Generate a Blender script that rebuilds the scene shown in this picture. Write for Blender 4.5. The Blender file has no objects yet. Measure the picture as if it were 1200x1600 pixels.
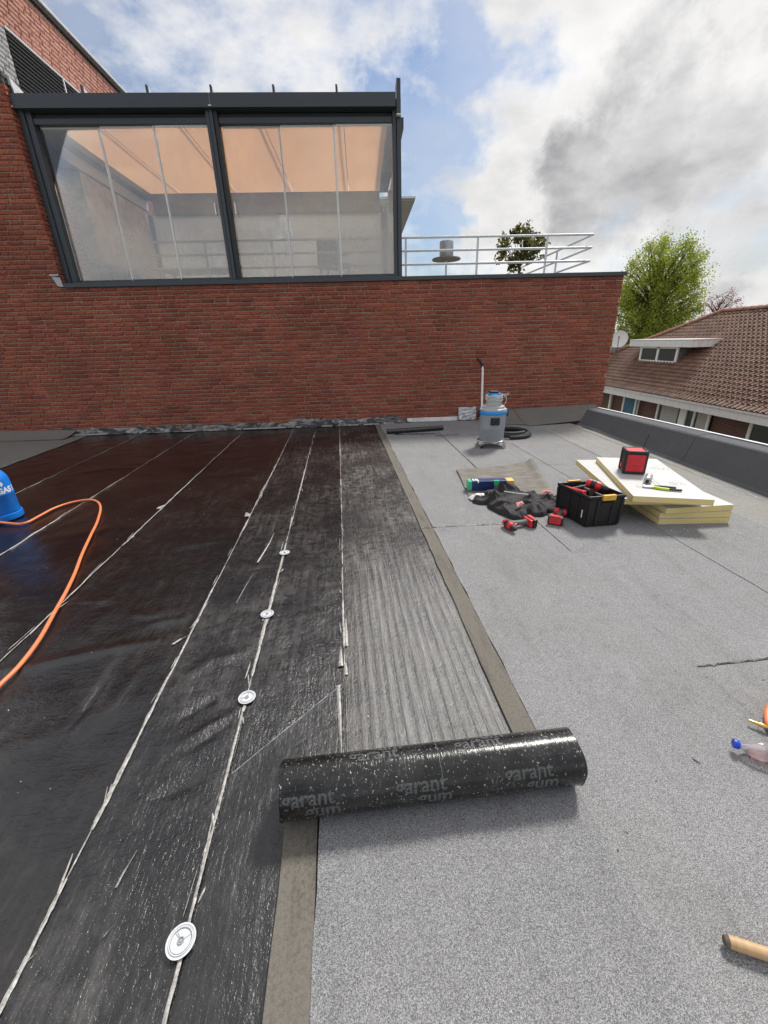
import bpy, bmesh, math, random
import numpy as np
from mathutils import Vector, Matrix
random.seed(7); rng = np.random.default_rng(11)
C = bpy.context.scene.collection
sc = bpy.context.scene
R = math.radians

# ------------------------------------------------------------------ camera
cam_d = bpy.data.cameras.new('camera'); cam = bpy.data.objects.new('camera', cam_d); C.objects.link(cam)
cam_d.sensor_fit = 'HORIZONTAL'; cam_d.sensor_width = 36.0; cam_d.lens = 36.0 * 638 / 1200
cam_d.clip_start = 0.02; cam_d.clip_end = 3000
F = 638.0; CAMH = 1.48
dn = np.array([43.0, 1524.0, F]); dn /= np.linalg.norm(dn)
fa = 562 - 600.0; fb = -(fa * dn[0] + F * dn[2]) / dn[1]
fw = np.array([fa, fb, F]); fw /= np.linalg.norm(fw)
rt = np.cross(dn, fw)
RW = np.stack([rt, fw, -dn])          # camera axes (x right, y down, z forward) to world
cx_, cu_, cb_ = RW @ [1, 0, 0], RW @ [0, -1, 0], RW @ [0, 0, -1]
cam.matrix_world = Matrix(((cx_[0], cu_[0], cb_[0], 0), (cx_[1], cu_[1], cb_[1], 0), (cx_[2], cu_[2], cb_[2], CAMH), (0, 0, 0, 1)))
sc.camera = cam

# ------------------------------------------------------------------ sky, sun, exposure
SUN_AZ, SUN_EL = R(38), R(50)
world = bpy.data.worlds.new('World'); sc.world = world; world.use_nodes = True
wn, wl = world.node_tree.nodes, world.node_tree.links
wn.clear()
def W(t, **k):
    n = wn.new(t)
    for a, b in k.items(): setattr(n, a, b)
    return n
def wmath(op, a, b=None, c=None, clamp=False):
    n = W('ShaderNodeMath', operation=op); n.use_clamp = clamp
    for i, v in enumerate((a, b, c)):
        if v is None: continue
        if isinstance(v, (int, float)): n.inputs[i].default_value = v
        else: wl.new(v, n.inputs[i])
    return n.outputs[0]
def wrange(v, a, b, c=0.0, d=1.0):
    n = W('ShaderNodeMapRange', interpolation_type='SMOOTHSTEP')
    wl.new(v, n.inputs[0])
    for i, q in enumerate((a, b, c, d)): n.inputs[i + 1].default_value = q
    return n.outputs[0]
bg = W('ShaderNodeBackground'); bg.inputs[1].default_value = 0.093
wo = W('ShaderNodeOutputWorld'); wl.new(bg.outputs[0], wo.inputs[0])
sky = W('ShaderNodeTexSky', sky_type='NISHITA'); sky.sun_disc = False
sky.sun_elevation = SUN_EL; sky.sun_rotation = SUN_AZ; sky.air_density = 1.3; sky.dust_density = 1.2; sky.ozone_density = 1.5
tc = W('ShaderNodeTexCoord'); sep = W('ShaderNodeSeparateXYZ'); wl.new(tc.outputs['Generated'], sep.inputs[0])
def wnoise(scale, detail, rough, off, zs=1.9, dist=0.0):
    m = W('ShaderNodeMapping'); m.inputs[1].default_value = off; m.inputs[3].default_value = (1, 1, zs); wl.new(tc.outputs['Generated'], m.inputs[0])
    n = W('ShaderNodeTexNoise'); n.inputs['Scale'].default_value = scale; n.inputs['Detail'].default_value = detail
    n.inputs['Roughness'].default_value = rough; n.inputs['Distortion'].default_value = dist
    wl.new(m.outputs[0], n.inputs['Vector']); return n.outputs[0]
n1 = wnoise(2.6, 12, 0.55, (3.1, 7.4, 0.0)); n2 = wnoise(3.4, 12, 0.58, (9.3, 1.2, 4.0)); n3 = wnoise(7.0, 10, 0.6, (1.7, 5.5, 2.0))
# cloud banks and the blue gap sit at real bearings; a noise bends their outlines
wq = W('ShaderNodeTexNoise'); wq.inputs['Scale'].default_value = 5.0; wq.inputs['Detail'].default_value = 10; wq.inputs['Roughness'].default_value = 0.58; wl.new(tc.outputs['Generated'], wq.inputs['Vector'])
ws = W('ShaderNodeVectorMath', operation='SUBTRACT'); wl.new(wq.outputs['Color'], ws.inputs[0]); ws.inputs[1].default_value = (0.5, 0.5, 0.5)
wsc = W('ShaderNodeVectorMath', operation='MULTIPLY'); wl.new(ws.outputs[0], wsc.inputs[0]); wsc.inputs[1].default_value = (0.45, 0.45, 0.45)
wad = W('ShaderNodeVectorMath', operation='ADD'); wl.new(tc.outputs['Generated'], wad.inputs[0]); wl.new(wsc.outputs[0], wad.inputs[1])
wno = W('ShaderNodeVectorMath', operation='NORMALIZE'); wl.new(wad.outputs[0], wno.inputs[0])
def blob(d, inner, outer):
    v = W('ShaderNodeVectorMath', operation='DOT_PRODUCT'); wl.new(wno.outputs[0], v.inputs[0]); v.inputs[1].default_value = Vector(d).normalized()
    return wrange(v.outputs['Value'], math.cos(R(outer)), math.cos(R(inner)))
def most(*a):
    r = a[0]
    for q in a[1:]: r = wmath('MAXIMUM', r, q)
    return r
blue = most(blob((0.12, 0.955, 0.27), 2, 11), wmath('MULTIPLY', blob((0.26, 0.90, 0.33), 1, 9), 0.75), wmath('MULTIPLY', blob((0.08, 0.98, 0.20), 1, 6), 0.7), wmath('MULTIPLY', blob((0.36, 0.86, 0.37), 0, 6), 0.6), wmath('MULTIPLY', blob((-0.30, 0.86, 0.42), 0, 9), 0.2))
grey = most(blob((0.50, 0.81, 0.28), 1, 9), wmath('MULTIPLY', blob((0.40, 0.88, 0.24), 0, 6), 0.9), wmath('MULTIPLY', blob((0.59, 0.76, 0.27), 0, 8), 0.8), wmath('MULTIPLY', blob((0.63, 0.76, 0.15), 1, 8), 0.55))
bank = most(blob((0.47, 0.82, 0.33), 4, 14), blob((0.34, 0.92, 0.19), 2, 9), blob((0.62, 0.76, 0.18), 6, 16))
cov = wmath('ADD', wmath('ADD', wmath('ADD', n1, wmath('MULTIPLY', wmath('SUBTRACT', n3, 0.5), 0.45)), wmath('MULTIPLY', blue, -0.22)), wmath('MULTIPLY', bank, 0.15))
dens = wmath('MAXIMUM', wrange(cov, 0.30, 0.58), wrange(n2, 0.34, 0.66, 0.0, 0.28))
thick = wmath('ADD', wmath('MULTIPLY', wrange(wmath('ADD', wmath('MULTIPLY', n2, 0.55), wmath('MULTIPLY', n3, 0.45)), 0.40, 0.70), 0.46), wmath('MULTIPLY', wmath('MULTIPLY', grey, wrange(n2, 0.25, 0.70, 0.45, 1.0)), 0.95), clamp=True)
ccol = W('ShaderNodeMixRGB'); ccol.inputs[1].default_value = (7.0, 6.92, 6.85, 1); ccol.inputs[2].default_value = (2.8, 2.82, 2.9, 1)
wl.new(thick, ccol.inputs[0])
tint = W('ShaderNodeMixRGB', blend_type='MULTIPLY'); tint.inputs[0].default_value = 1.0; tint.inputs[2].default_value = (0.52, 0.58, 0.68, 1)
wl.new(sky.outputs[0], tint.inputs[1])
mx = W('ShaderNodeMixRGB'); wl.new(dens, mx.inputs[0]); wl.new(tint.outputs[0], mx.inputs[1]); wl.new(ccol.outputs[0], mx.inputs[2])
wl.new(mx.outputs[0], bg.inputs[0])

sd = bpy.data.lights.new('sun', 'SUN'); so = bpy.data.objects.new('sun', sd); C.objects.link(so)
sd.energy = 2.5; sd.angle = R(11); sd.color = (1.0, 0.96, 0.9)
sdir = Vector((math.sin(SUN_AZ) * math.cos(SUN_EL), math.cos(SUN_AZ) * math.cos(SUN_EL), math.sin(SUN_EL)))
so.rotation_euler = sdir.to_track_quat('Z', 'Y').to_euler(); so.location = sdir * 50
vs = sc.view_settings; vs.view_transform = 'Standard'; vs.look = 'None'; vs.exposure = 0.62; vs.gamma = 1.0; vs.use_curve_mapping = False

# ------------------------------------------------------------------ materials
class NT:
    def __init__(s, name):
        s.m = bpy.data.materials.new(name); s.m.use_nodes = True; s.t = s.m.node_tree; s.n = s.t.nodes; s.l = s.t.links
        s.b = s.n['Principled BSDF']; s.out = s.n['Material Output']
    def new(s, t, **k):
        n = s.n.new(t)
        for a, b in k.items(): setattr(n, a, b)
        return n
    def put(s, v, sock):
        if isinstance(v, (int, float, tuple, list)):
            if hasattr(v, '__len__') and len(v) == 3 and sock.type == 'RGBA': v = (*v, 1)
            sock.default_value = v
        else: s.l.new(v, sock)
    def math(s, op, a, b=None, clamp=False):
        n = s.new('ShaderNodeMath', operation=op); n.use_clamp = clamp; s.put(a, n.inputs[0])
        if b is not None: s.put(b, n.inputs[1])
        return n.outputs[0]
    def rng(s, v, a, b, c=0.0, d=1.0):
        n = s.new('ShaderNodeMapRange'); s.put(v, n.inputs[0])
        for i, q in enumerate((a, b, c, d)): n.inputs[i + 1].default_value = q
        return n.outputs[0]
    def mix(s, f, a, b, mode='MIX'):
        n = s.new('ShaderNodeMixRGB', blend_type=mode); s.put(f, n.inputs[0]); s.put(a, n.inputs[1]); s.put(b, n.inputs[2]); return n.outputs[0]
    def pos(s, scale=(1, 1, 1), rotz=0.0, obj=False):
        if obj: v = s.new('ShaderNodeTexCoord').outputs['Object']
        else: v = s.new('ShaderNodeNewGeometry').outputs['Position']
        if rotz:
            r = s.new('ShaderNodeVectorRotate', rotation_type='Z_AXIS'); s.l.new(v, r.inputs[0]); r.inputs['Angle'].default_value = rotz; v = r.outputs[0]
        m = s.new('ShaderNodeMapping'); m.inputs[3].default_value = scale; s.l.new(v, m.inputs[0]); return m.outputs[0]
    def noise(s, vec, scale, detail=4, rough=0.55, dist=0.0):
        n = s.new('ShaderNodeTexNoise'); n.inputs['Scale'].default_value = scale; n.inputs['Detail'].default_value = detail
        n.inputs['Roughness'].default_value = rough; n.inputs['Distortion'].default_value = dist; s.l.new(vec, n.inputs['Vector']); return n.outputs[0]
    def bump(s, h, strength=0.3, dist=0.01):
        n = s.new('ShaderNodeBump'); n.inputs['Strength'].default_value = strength; n.inputs['Distance'].default_value = dist
        s.l.new(h, n.inputs['Height']); s.l.new(n.outputs[0], s.b.inputs['Normal']); s.l.new(n.outputs[0], s.b.inputs['Coat Normal'])
    def col(s, v): s.put(v, s.b.inputs['Base Color'])
    def rough(s, v): s.put(v, s.b.inputs['Roughness'])
TH = R(2.804)                       # the roofing sheets run 2.8 degrees off the wall's normal

def simple(name, col, rough=0.5, metal=0.0, var=0.15, nscale=30.0, bump=0.0, spec=0.5, obj=False):
    t = NT(name); p = t.pos(obj=obj); n = t.noise(p, nscale, 5, 0.6)
    lo = tuple(c * (1 - var) for c in col); hi = tuple(min(1, c * (1 + var)) for c in col)
    t.col(t.mix(t.rng(n, 0.3, 0.7), lo, hi)); t.rough(t.rng(n, 0.25, 0.75, max(0.03, rough - 0.1), min(1, rough + 0.1)))
    t.b.inputs['Metallic'].default_value = metal; t.b.inputs['Specular IOR Level'].default_value = spec
    if bump: t.bump(n, bump, 0.005)
    return t.m
M = {}
def mat_brick(name, cols, dark):
    t = NT(name); g = t.new('ShaderNodeNewGeometry'); o = t.new('ShaderNodeObjectInfo')
    r = t.math('FRACT', t.math('ADD', g.outputs['Random Per Island'], t.math('MULTIPLY', o.outputs['Random'], 3.7)))
    cr = t.new('ShaderNodeValToRGB'); t.l.new(r, cr.inputs[0]); e = cr.color_ramp.elements
    e[0].position = 0.0; e[0].color = (*cols[0], 1); e[1].position = 1.0; e[1].color = (*cols[-1], 1)
    for i, c in enumerate(cols[1:-1]):
        x = e.new((i + 1) / (len(cols) - 1)); x.color = (*c, 1)
    p = t.pos(); n = t.noise(p, 38, 6, 0.65); big = t.noise(p, 0.9, 4, 0.55); fine = t.noise(p, 190, 3, 0.6)
    c = t.mix(t.rng(n, 0.40, 0.66), cr.outputs[0], dark)
    c = t.mix(t.rng(fine, 0.3, 0.75, 0.0, 0.5), c, tuple(q * 1.25 for q in cols[2]))
    c = t.mix(t.rng(big, 0.42, 0.62, 0.0, 0.45), c, (0.62, 0.58, 0.58), 'MULTIPLY')
    sp = t.new('ShaderNodeSeparateXYZ'); t.l.new(g.outputs['Position'], sp.inputs[0])
    t.col(c); t.rough(0.85); t.b.inputs['Specular IOR Level'].default_value = 0.3
    t.bump(t.math('ADD', n, t.math('MULTIPLY', fine, 0.4)), 0.9, 0.008)
    return t.m
M['brick'] = mat_brick('brick', [(0.20, 0.060, 0.042), (0.34, 0.098, 0.062), (0.41, 0.114, 0.067), (0.50, 0.155, 0.085), (0.28, 0.086, 0.060)], (0.080, 0.028, 0.023))
M['brick_light'] = mat_brick('brick_light', [(0.44, 0.21, 0.17), (0.52, 0.26, 0.20), (0.57, 0.29, 0.23), (0.60, 0.31, 0.24), (0.48, 0.24, 0.19)], (0.22, 0.10, 0.08))
M['brick_grey'] = mat_brick('brick_grey', [(0.30, 0.30, 0.31), (0.36, 0.36, 0.37), (0.40, 0.40, 0.41), (0.42, 0.42, 0.43), (0.35, 0.35, 0.36)], (0.25, 0.25, 0.26))
M['brick_slate'] = mat_brick('brick_slate', [(0.06, 0.06, 0.065), (0.08, 0.08, 0.085), (0.09, 0.09, 0.10), (0.10, 0.10, 0.11), (0.08, 0.08, 0.08)], (0.05, 0.05, 0.05))
t = NT('mortar'); n = t.noise(t.pos(), 60, 5); b2 = t.noise(t.pos(), 1.1, 4)
c = t.mix(n, (0.30, 0.215, 0.165), (0.56, 0.45, 0.37)); t.col(t.mix(t.rng(b2, 0.4, 0.65, 0, 0.5), c, (0.22, 0.17, 0.15))); t.rough(0.95); t.bump(n, 0.6, 0.006); M['mortar'] = t.m
# far brick of the neighbour's house
t = NT('far_brick'); bt = t.new('ShaderNodeTexBrick'); m_ = t.pos(); rr = t.new('ShaderNodeSeparateXYZ'); t.l.new(m_, rr.inputs[0])
cb = t.new('ShaderNodeCombineXYZ'); t.l.new(t.math('ADD', rr.outputs[0], rr.outputs[1]), cb.inputs[0]); t.l.new(rr.outputs[2], cb.inputs[1]); t.l.new(cb.outputs[0], bt.inputs[0])
bt.inputs['Color1'].default_value = (0.20, 0.075, 0.05, 1); bt.inputs['Color2'].default_value = (0.13, 0.05, 0.04, 1); bt.inputs['Mortar'].default_value = (0.2, 0.17, 0.15, 1)
bt.inputs['Scale'].default_value = 1.0; bt.inputs['Mortar Size'].default_value = 0.012; bt.inputs['Brick Width'].default_value = 0.22; bt.inputs['Row Height'].default_value = 0.068
n = t.noise(m_, 2.0, 5); t.col(t.mix(t.rng(n, 0.3, 0.7, 0, 0.5), bt.outputs[0], (0.10, 0.045, 0.035))); t.rough(0.9); M['far_brick'] = t.m

M['anthracite'] = simple('anthracite_paint', (0.052, 0.062, 0.074), 0.42, 0.0, 0.10, 18)
M['anthracite_dark'] = simple('anthracite_dark', (0.022, 0.025, 0.030), 0.5, 0.0, 0.1, 18)
M['slat_grey'] = simple('slat_grey', (0.035, 0.037, 0.042), 0.5)
M['louvre_void'] = simple('louvre_void', (0.004, 0.004, 0.005), 0.9)
M['fin_light'] = simple('pale_metal', (0.55, 0.56, 0.57), 0.5, 0.0, 0.1, 10)
M['alu'] = simple('aluminium', (0.80, 0.81, 0.81), 0.4, 0.2, 0.08, 40)
M['rail'] = simple('galvanised_rail', (0.66, 0.68, 0.70), 0.42, 0.25, 0.1, 20)
M['lead'] = simple('lead_sheet', (0.42, 0.43, 0.45), 0.45, 0.5, 0.25, 25, 0.5)
M['deck'] = simple('terrace_deck', (0.25, 0.25, 0.24), 0.9, 0, 0.2, 8)
M['concrete'] = simple('render_wall', (0.45, 0.45, 0.44), 0.9, 0, 0.12, 3)
M['white_paint'] = None
t = NT('weathered_white'); p = t.pos(); n = t.noise(t.pos((1, 3.0, 0.6)), 6, 6, 0.7); n2_ = t.noise(p, 40, 3)
c = t.mix(t.rng(n, 0.5, 0.75), (0.86, 0.85, 0.83), (0.46, 0.44, 0.41)); t.col(t.mix(t.rng(n2_, 0.55, 0.8, 0, 0.5), c, (0.4, 0.38, 0.34))); t.rough(0.6); M['weathered'] = t.m
M['white_paint'] = simple('white_paint', (0.86, 0.86, 0.84), 0.5, 0, 0.06, 5)
M['window_dark'] = simple('window_glass', (0.02, 0.024, 0.028), 0.06, 0, 0.2, 2, spec=0.9)
M['curtain'] = simple('curtain', (0.46, 0.45, 0.42), 0.9, 0, 0.1, 5)
M['blue_curtain'] = simple('blue_blind', (0.05, 0.16, 0.24), 0.7, 0, 0.3, 4)
M['zinc'] = simple('zinc_cheek', (0.20, 0.21, 0.22), 0.55, 0.3, 0.35, 9, 0.2)
t = NT('roof_tile'); g = t.new('ShaderNodeNewGeometry'); o = t.new('ShaderNodeObjectInfo')
r = t.math('FRACT', t.math('ADD', g.outputs['Random Per Island'], t.math('MULTIPLY', o.outputs['Random'], 3.7)))
c = t.mix(r, (0.15, 0.078, 0.050), (0.27, 0.145, 0.092)); n = t.noise(t.pos(), 1.6, 5, 0.65); n3 = t.noise(t.pos(), 26, 4)
c = t.mix(t.rng(n, 0.42, 0.7, 0, 0.6), c, (0.13, 0.082, 0.062)); t.col(t.mix(t.rng(n3, 0.5, 0.75, 0, 0.35), c, (0.22, 0.15, 0.105))); t.rough(0.62); t.bump(n3, 0.3, 0.01); M['tile'] = t.m
M['tile_under'] = simple('tile_underlay', (0.02, 0.016, 0.014), 0.9)
M['ridge_tile'] = simple('ridge_tile', (0.27, 0.115, 0.075), 0.7, 0, 0.3, 5)

# glass: thin pane, reflection by angle, a little dirt
def glass(name, dirt=0.06, ior=1.7, tintc=(0.95, 0.97, 0.97), dirtc=(0.75, 0.77, 0.77), gl=0.01, low_white=0.0):
    t = NT(name); t.n.remove(t.b)
    tr = t.new('ShaderNodeBsdfTransparent'); tr.inputs[0].default_value = (*tintc, 1)
    gs = t.new('ShaderNodeBsdfGlossy'); gs.inputs['Roughness'].default_value = gl; gs.inputs[0].default_value = (1, 1, 1, 1)
    df = t.new('ShaderNodeBsdfDiffuse'); df.inputs[0].default_value = (*dirtc, 1)
    tl = t.new('ShaderNodeBsdfTranslucent'); tl.inputs[0].default_value = (*dirtc, 1)
    fr = t.new('ShaderNodeFresnel'); fr.inputs[0].default_value = ior
    ad = t.new('ShaderNodeMixShader'); ad.inputs[0].default_value = 0.5; t.l.new(df.outputs[0], ad.inputs[1]); t.l.new(tl.outputs[0], ad.inputs[2])
    n = t.noise(t.pos((1, 1, 0.5)), 1.7, 6, 0.65); n_b = t.noise(t.pos((5, 1, 0.8)), 3.0, 4, 0.6)
    fz = t.new('ShaderNodeSeparateXYZ'); t.l.new(t.pos(), fz.inputs[0]); fv = t.math('MULTIPLY', t.rng(t.math('ADD', fz.outputs[2], t.math('MULTIPLY', n, 0.5)), 4.0, 3.45), low_white)   # whitish layer, denser towards the lower half
    m1 = t.new('ShaderNodeMixShader'); t.l.new(t.math('ADD', fv, t.math('MULTIPLY', t.rng(t.math('ADD', n, t.math('MULTIPLY', n_b, 0.3)), 0.42, 0.85, 0.3, 2.2), dirt)), m1.inputs[0]); t.l.new(tr.outputs[0], m1.inputs[1]); t.l.new(ad.outputs[0], m1.inputs[2])
    m2 = t.new('ShaderNodeMixShader'); t.l.new(fr.outputs[0], m2.inputs[0]); t.l.new(m1.outputs[0], m2.inputs[1]); t.l.new(gs.outputs[0], m2.inputs[2])
    t.l.new(m2.outputs[0], t.out.inputs[0]); return t.m
M['glass'] = glass('veranda_glass', 0.07, 1.85, dirtc=(0.92, 0.93, 0.92), low_white=0.20)
M['roof_glass'] = glass('roof_glass', 0.03, 1.4)
M['frosted'] = glass('frosted_glass', 0.95, 1.4, (0.85, 0.87, 0.87), (0.86, 0.88, 0.87), 0.2)
t = NT('awning'); t.n.remove(t.b)
df = t.new('ShaderNodeBsdfDiffuse'); tl = t.new('ShaderNodeBsdfTranslucent'); mxs = t.new('ShaderNodeMixShader'); mxs.inputs[0].default_value = 0.72
n = t.noise(t.pos((1, 0.4, 1)), 2.2, 4)
cc = t.mix(n, (0.84, 0.43, 0.225), (0.90, 0.50, 0.28)); t.l.new(cc, df.inputs[0]); t.l.new(cc, tl.inputs[0]); t.l.new(df.outputs[0], mxs.inputs[1]); t.l.new(tl.outputs[0], mxs.inputs[2]); t.l.new(mxs.outputs[0], t.out.inputs[0]); M['awning'] = t.m

# granulated roofing: mineral chips
def granule(name, lo, hi, warm=(0.2, 0.185, 0.16), warmth=0.25, cell=560.0):
    t = NT(name); p = t.pos(rotz=-TH)
    v = t.new('ShaderNodeTexVoronoi', feature='F1'); v.inputs['Scale'].default_value = cell; t.l.new(p, v.inputs['Vector'])
    s = t.new('ShaderNodeSeparateXYZ'); t.l.new(v.outputs['Color'], s.inputs[0])
    n = t.noise(p, 300, 2, 0.7); big = t.noise(p, 1.3, 5, 0.6); mid = t.noise(t.pos((4, 0.7, 1), -TH), 2.0, 5, 0.65); patch = t.noise(p, 9, 4, 0.6)
    k = t.math('ADD', t.math('MULTIPLY', t.math('POWER', s.outputs[0], 1.6), 0.75), t.math('MULTIPLY', t.rng(n, 0.25, 0.75), 0.45), clamp=True)
    c = t.mix(k, lo, hi)
    c = t.mix(t.rng(big, 0.45, 0.72, 0, warmth), c, warm)
    c = t.mix(t.rng(mid, 0.5, 0.72, 0, 0.16), c, tuple(q * 1.0 for q in lo))
    c = t.mix(t.rng(patch, 0.55, 0.75, 0, 0.08), c, lo)
    foot = t.noise(t.pos((1, 1, 1), 0.7), 3.1, 6, 0.72, 0.9); spot = t.noise(p, 42, 2, 0.5)
    c = t.mix(t.rng(foot, 0.56, 0.70, 0, 0.16), c, tuple(q * 0.75 for q in lo)); c = t.mix(t.rng(foot, 0.42, 0.30, 0, 0.12), c, tuple(min(1, q * 1.1) for q in hi))
    c = t.mix(t.rng(spot, 0.74, 0.78, 0, 0.8), c, tuple(q * 0.3 for q in lo))
    t.col(c); t.rough(0.9); t.b.inputs['Specular IOR Level'].default_value = 0.25
    t.bump(t.math('ADD', s.outputs[1], n), 0.5, 0.003); return t.m
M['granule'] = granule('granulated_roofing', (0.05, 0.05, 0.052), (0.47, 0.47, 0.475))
M['granule_new'] = granule('granulated_roofing_new', (0.04, 0.04, 0.043), (0.43, 0.43, 0.44), warmth=0.05)
M['granule_worn'] = granule('granulated_roofing_worn', (0.075, 0.074, 0.072), (0.52, 0.515, 0.50), (0.30, 0.27, 0.21), 0.6)
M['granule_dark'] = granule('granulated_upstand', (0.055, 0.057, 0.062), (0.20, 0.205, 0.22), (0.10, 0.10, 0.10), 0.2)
M['granule_old'] = granule('weathered_upstand', (0.09, 0.086, 0.08), (0.30, 0.285, 0.265), (0.20, 0.18, 0.155), 0.7)
t = NT('selvage'); p = t.pos(rotz=-TH); n = t.noise(p, 330, 3, 0.7); b2 = t.noise(p, 6, 5, 0.6)
c = t.mix(n, (0.055, 0.050, 0.042), (0.27, 0.245, 0.205)); b3 = t.noise(t.pos((9, 1.4, 1), -TH), 1.6, 6, 0.7); b4 = t.noise(p, 90, 3, 0.6); c = t.mix(t.rng(b4, 0.45, 0.7, 0, 0.55), c, (0.06, 0.054, 0.046)); c = t.mix(t.rng(b3, 0.52, 0.72, 0, 0.7), c, (0.05, 0.046, 0.04)); t.col(t.mix(t.rng(b2, 0.4, 0.7, 0, 0.4), c, (0.17, 0.155, 0.135))); t.rough(0.9); t.bump(n, 0.5, 0.003); M['selvage'] = t.m

# torched-on black bitumen
def bitumen(name, gloss, dust, ribs=0.0, brown=0.5, dustcol=(0.27, 0.25, 0.225), bs=0.004, coat=0.0):
    t = NT(name); p = t.pos(rotz=-TH); st = t.pos((26, 2.2, 26), -TH); st2 = t.pos((90, 5, 90), -TH)
    a = t.noise(st, 1.0, 6, 0.65); f = t.noise(st2, 1.0, 4, 0.6); big = t.noise(p, 1.7, 6, 0.68, 0.6); gr = t.noise(p, 260, 2, 0.6); mid = t.noise(p, 16, 5, 0.7, 0.5)
    base = t.mix(t.rng(big, 0.35, 0.65, 0, 1), (0.004, 0.004, 0.0048), (0.009, 0.0065, 0.0055) if brown else (0.010, 0.010, 0.0115))
    k = t.math('MULTIPLY', t.rng(big, 0.42, 0.72), t.rng(t.math('ADD', t.math('MULTIPLY', a, 0.6), t.math('MULTIPLY', mid, 0.5)), 0.48, 0.74))
    k2 = t.math('MULTIPLY', t.rng(f, 0.58, 0.74), t.rng(a, 0.45, 0.68))
    kk = t.math('MULTIPLY', t.math('ADD', t.math('MULTIPLY', k, 0.9), t.math('MULTIPLY', k2, 0.75)), dust, clamp=True)
    c = t.mix(kk, base, dustcol)
    pit = t.noise(t.pos((1, 0.55, 1), -TH), 75, 3, 0.65, 0.4)
    cr1 = t.noise(t.pos((1, 2.6, 1), -TH), 7, 5, 0.7, 1.2)
    hgt = t.math('ADD', t.math('ADD', t.math('MULTIPLY', a, 0.6), t.math('MULTIPLY', f, 0.45)), t.math('ADD', t.math('ADD', t.math('MULTIPLY', mid, 0.9), t.math('MULTIPLY', cr1, 0.9)), t.math('ADD', t.math('MULTIPLY', gr, 0.20), t.math('MULTIPLY', pit, 0.75))))
    rv = t.math('ADD', t.rng(mid, 0.3, 0.7, gloss, gloss + 0.14), t.math('MULTIPLY', kk, 0.35), clamp=True)
    if ribs:
        s = t.new('ShaderNodeSeparateXYZ'); t.l.new(p, s.inputs[0])
        wob = t.noise(t.pos((3, 0.8, 1), -TH), 1.0, 2)
        ph = t.math('MULTIPLY', t.math('ADD', s.outputs[0], t.math('MULTIPLY', wob, 0.016)), 2 * math.pi / 0.047)
        w = t.rng(t.math('SINE', ph), -0.7, 0.9)
        zone = t.math('MULTIPLY', t.rng(t.math('ADD', s.outputs[1], t.math('MULTIPLY', big, 0.5)), 3.15, 2.2), t.rng(t.math('ADD', s.outputs[0], t.math('MULTIPLY', big, 0.12)), -0.02, 0.20))
        zone = t.math('MULTIPLY', zone, t.math('MULTIPLY', t.rng(a, 0.25, 0.6, 0.3, 1.0), t.rng(f, 0.3, 0.65, 0.45, 1.0)))
        c = t.mix(t.math('MULTIPLY', zone, t.rng(w, 0, 1, 0.42, 0.88)), c, (0.27, 0.268, 0.265))
        hgt = t.math('ADD', hgt, t.math('MULTIPLY', t.math('MULTIPLY', w, zone), 1.2))
        rv = t.math('ADD', rv, t.math('MULTIPLY', zone, 0.15), clamp=True)
    t.col(c); t.rough(rv); t.b.inputs['Specular IOR Level'].default_value = 0.85; t.b.inputs['Coat Weight'].default_value = coat; t.b.inputs['Coat Roughness'].default_value = 0.12
    t.bump(hgt, 0.85, bs); return t.m
M['bit_gloss'] = bitumen('bitumen_glossy', 0.09, 0.10, bs=0.0024)
M['bit_mid'] = bitumen('bitumen_satin', 0.12, 0.16, bs=0.0030)
M['bit_matte'] = bitumen('bitumen_matte', 0.20, 0.40, 0, 0, bs=0.0042)
M['bit_film'] = bitumen('bitumen_film', 0.24, 0.26, 0, 0, bs=0.0030)
M['bit_ribbed'] = bitumen('bitumen_ribbed', 0.32, 0.85, 1.0, bs=0.005)
t = NT('torn_foil'); p = t.pos(); n = t.noise(p, 70, 5, 0.7); n_b = t.noise(p, 8, 4, 0.6)
c = t.mix(t.rng(n, 0.35, 0.6), (0.20, 0.19, 0.175), (0.50, 0.487, 0.465)); t.col(t.mix(t.rng(n_b, 0.55, 0.7, 0, 0.7), c, (0.18, 0.165, 0.15))); t.rough(0.42); t.b.inputs['Metallic'].default_value = 0.15; t.bump(n, 0.7, 0.006); M['foil'] = t.m
M['silver'] = simple('silver_foil', (0.55, 0.55, 0.56), 0.35, 0.6, 0.2, 14, 0.25)
t = NT('crumpled_flashing'); p = t.pos(); n = t.noise(t.pos((1, 1, 2.5)), 6, 6, 0.6, 0.8); t.col(t.mix(t.rng(n, 0.46, 0.66), (0.018, 0.018, 0.02), (0.36, 0.35, 0.34))); t.rough(t.rng(n, 0.3, 0.7, 0.25, 0.5)); t.bump(n, 0.6, 0.02); M['flashing'] = t.m
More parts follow.
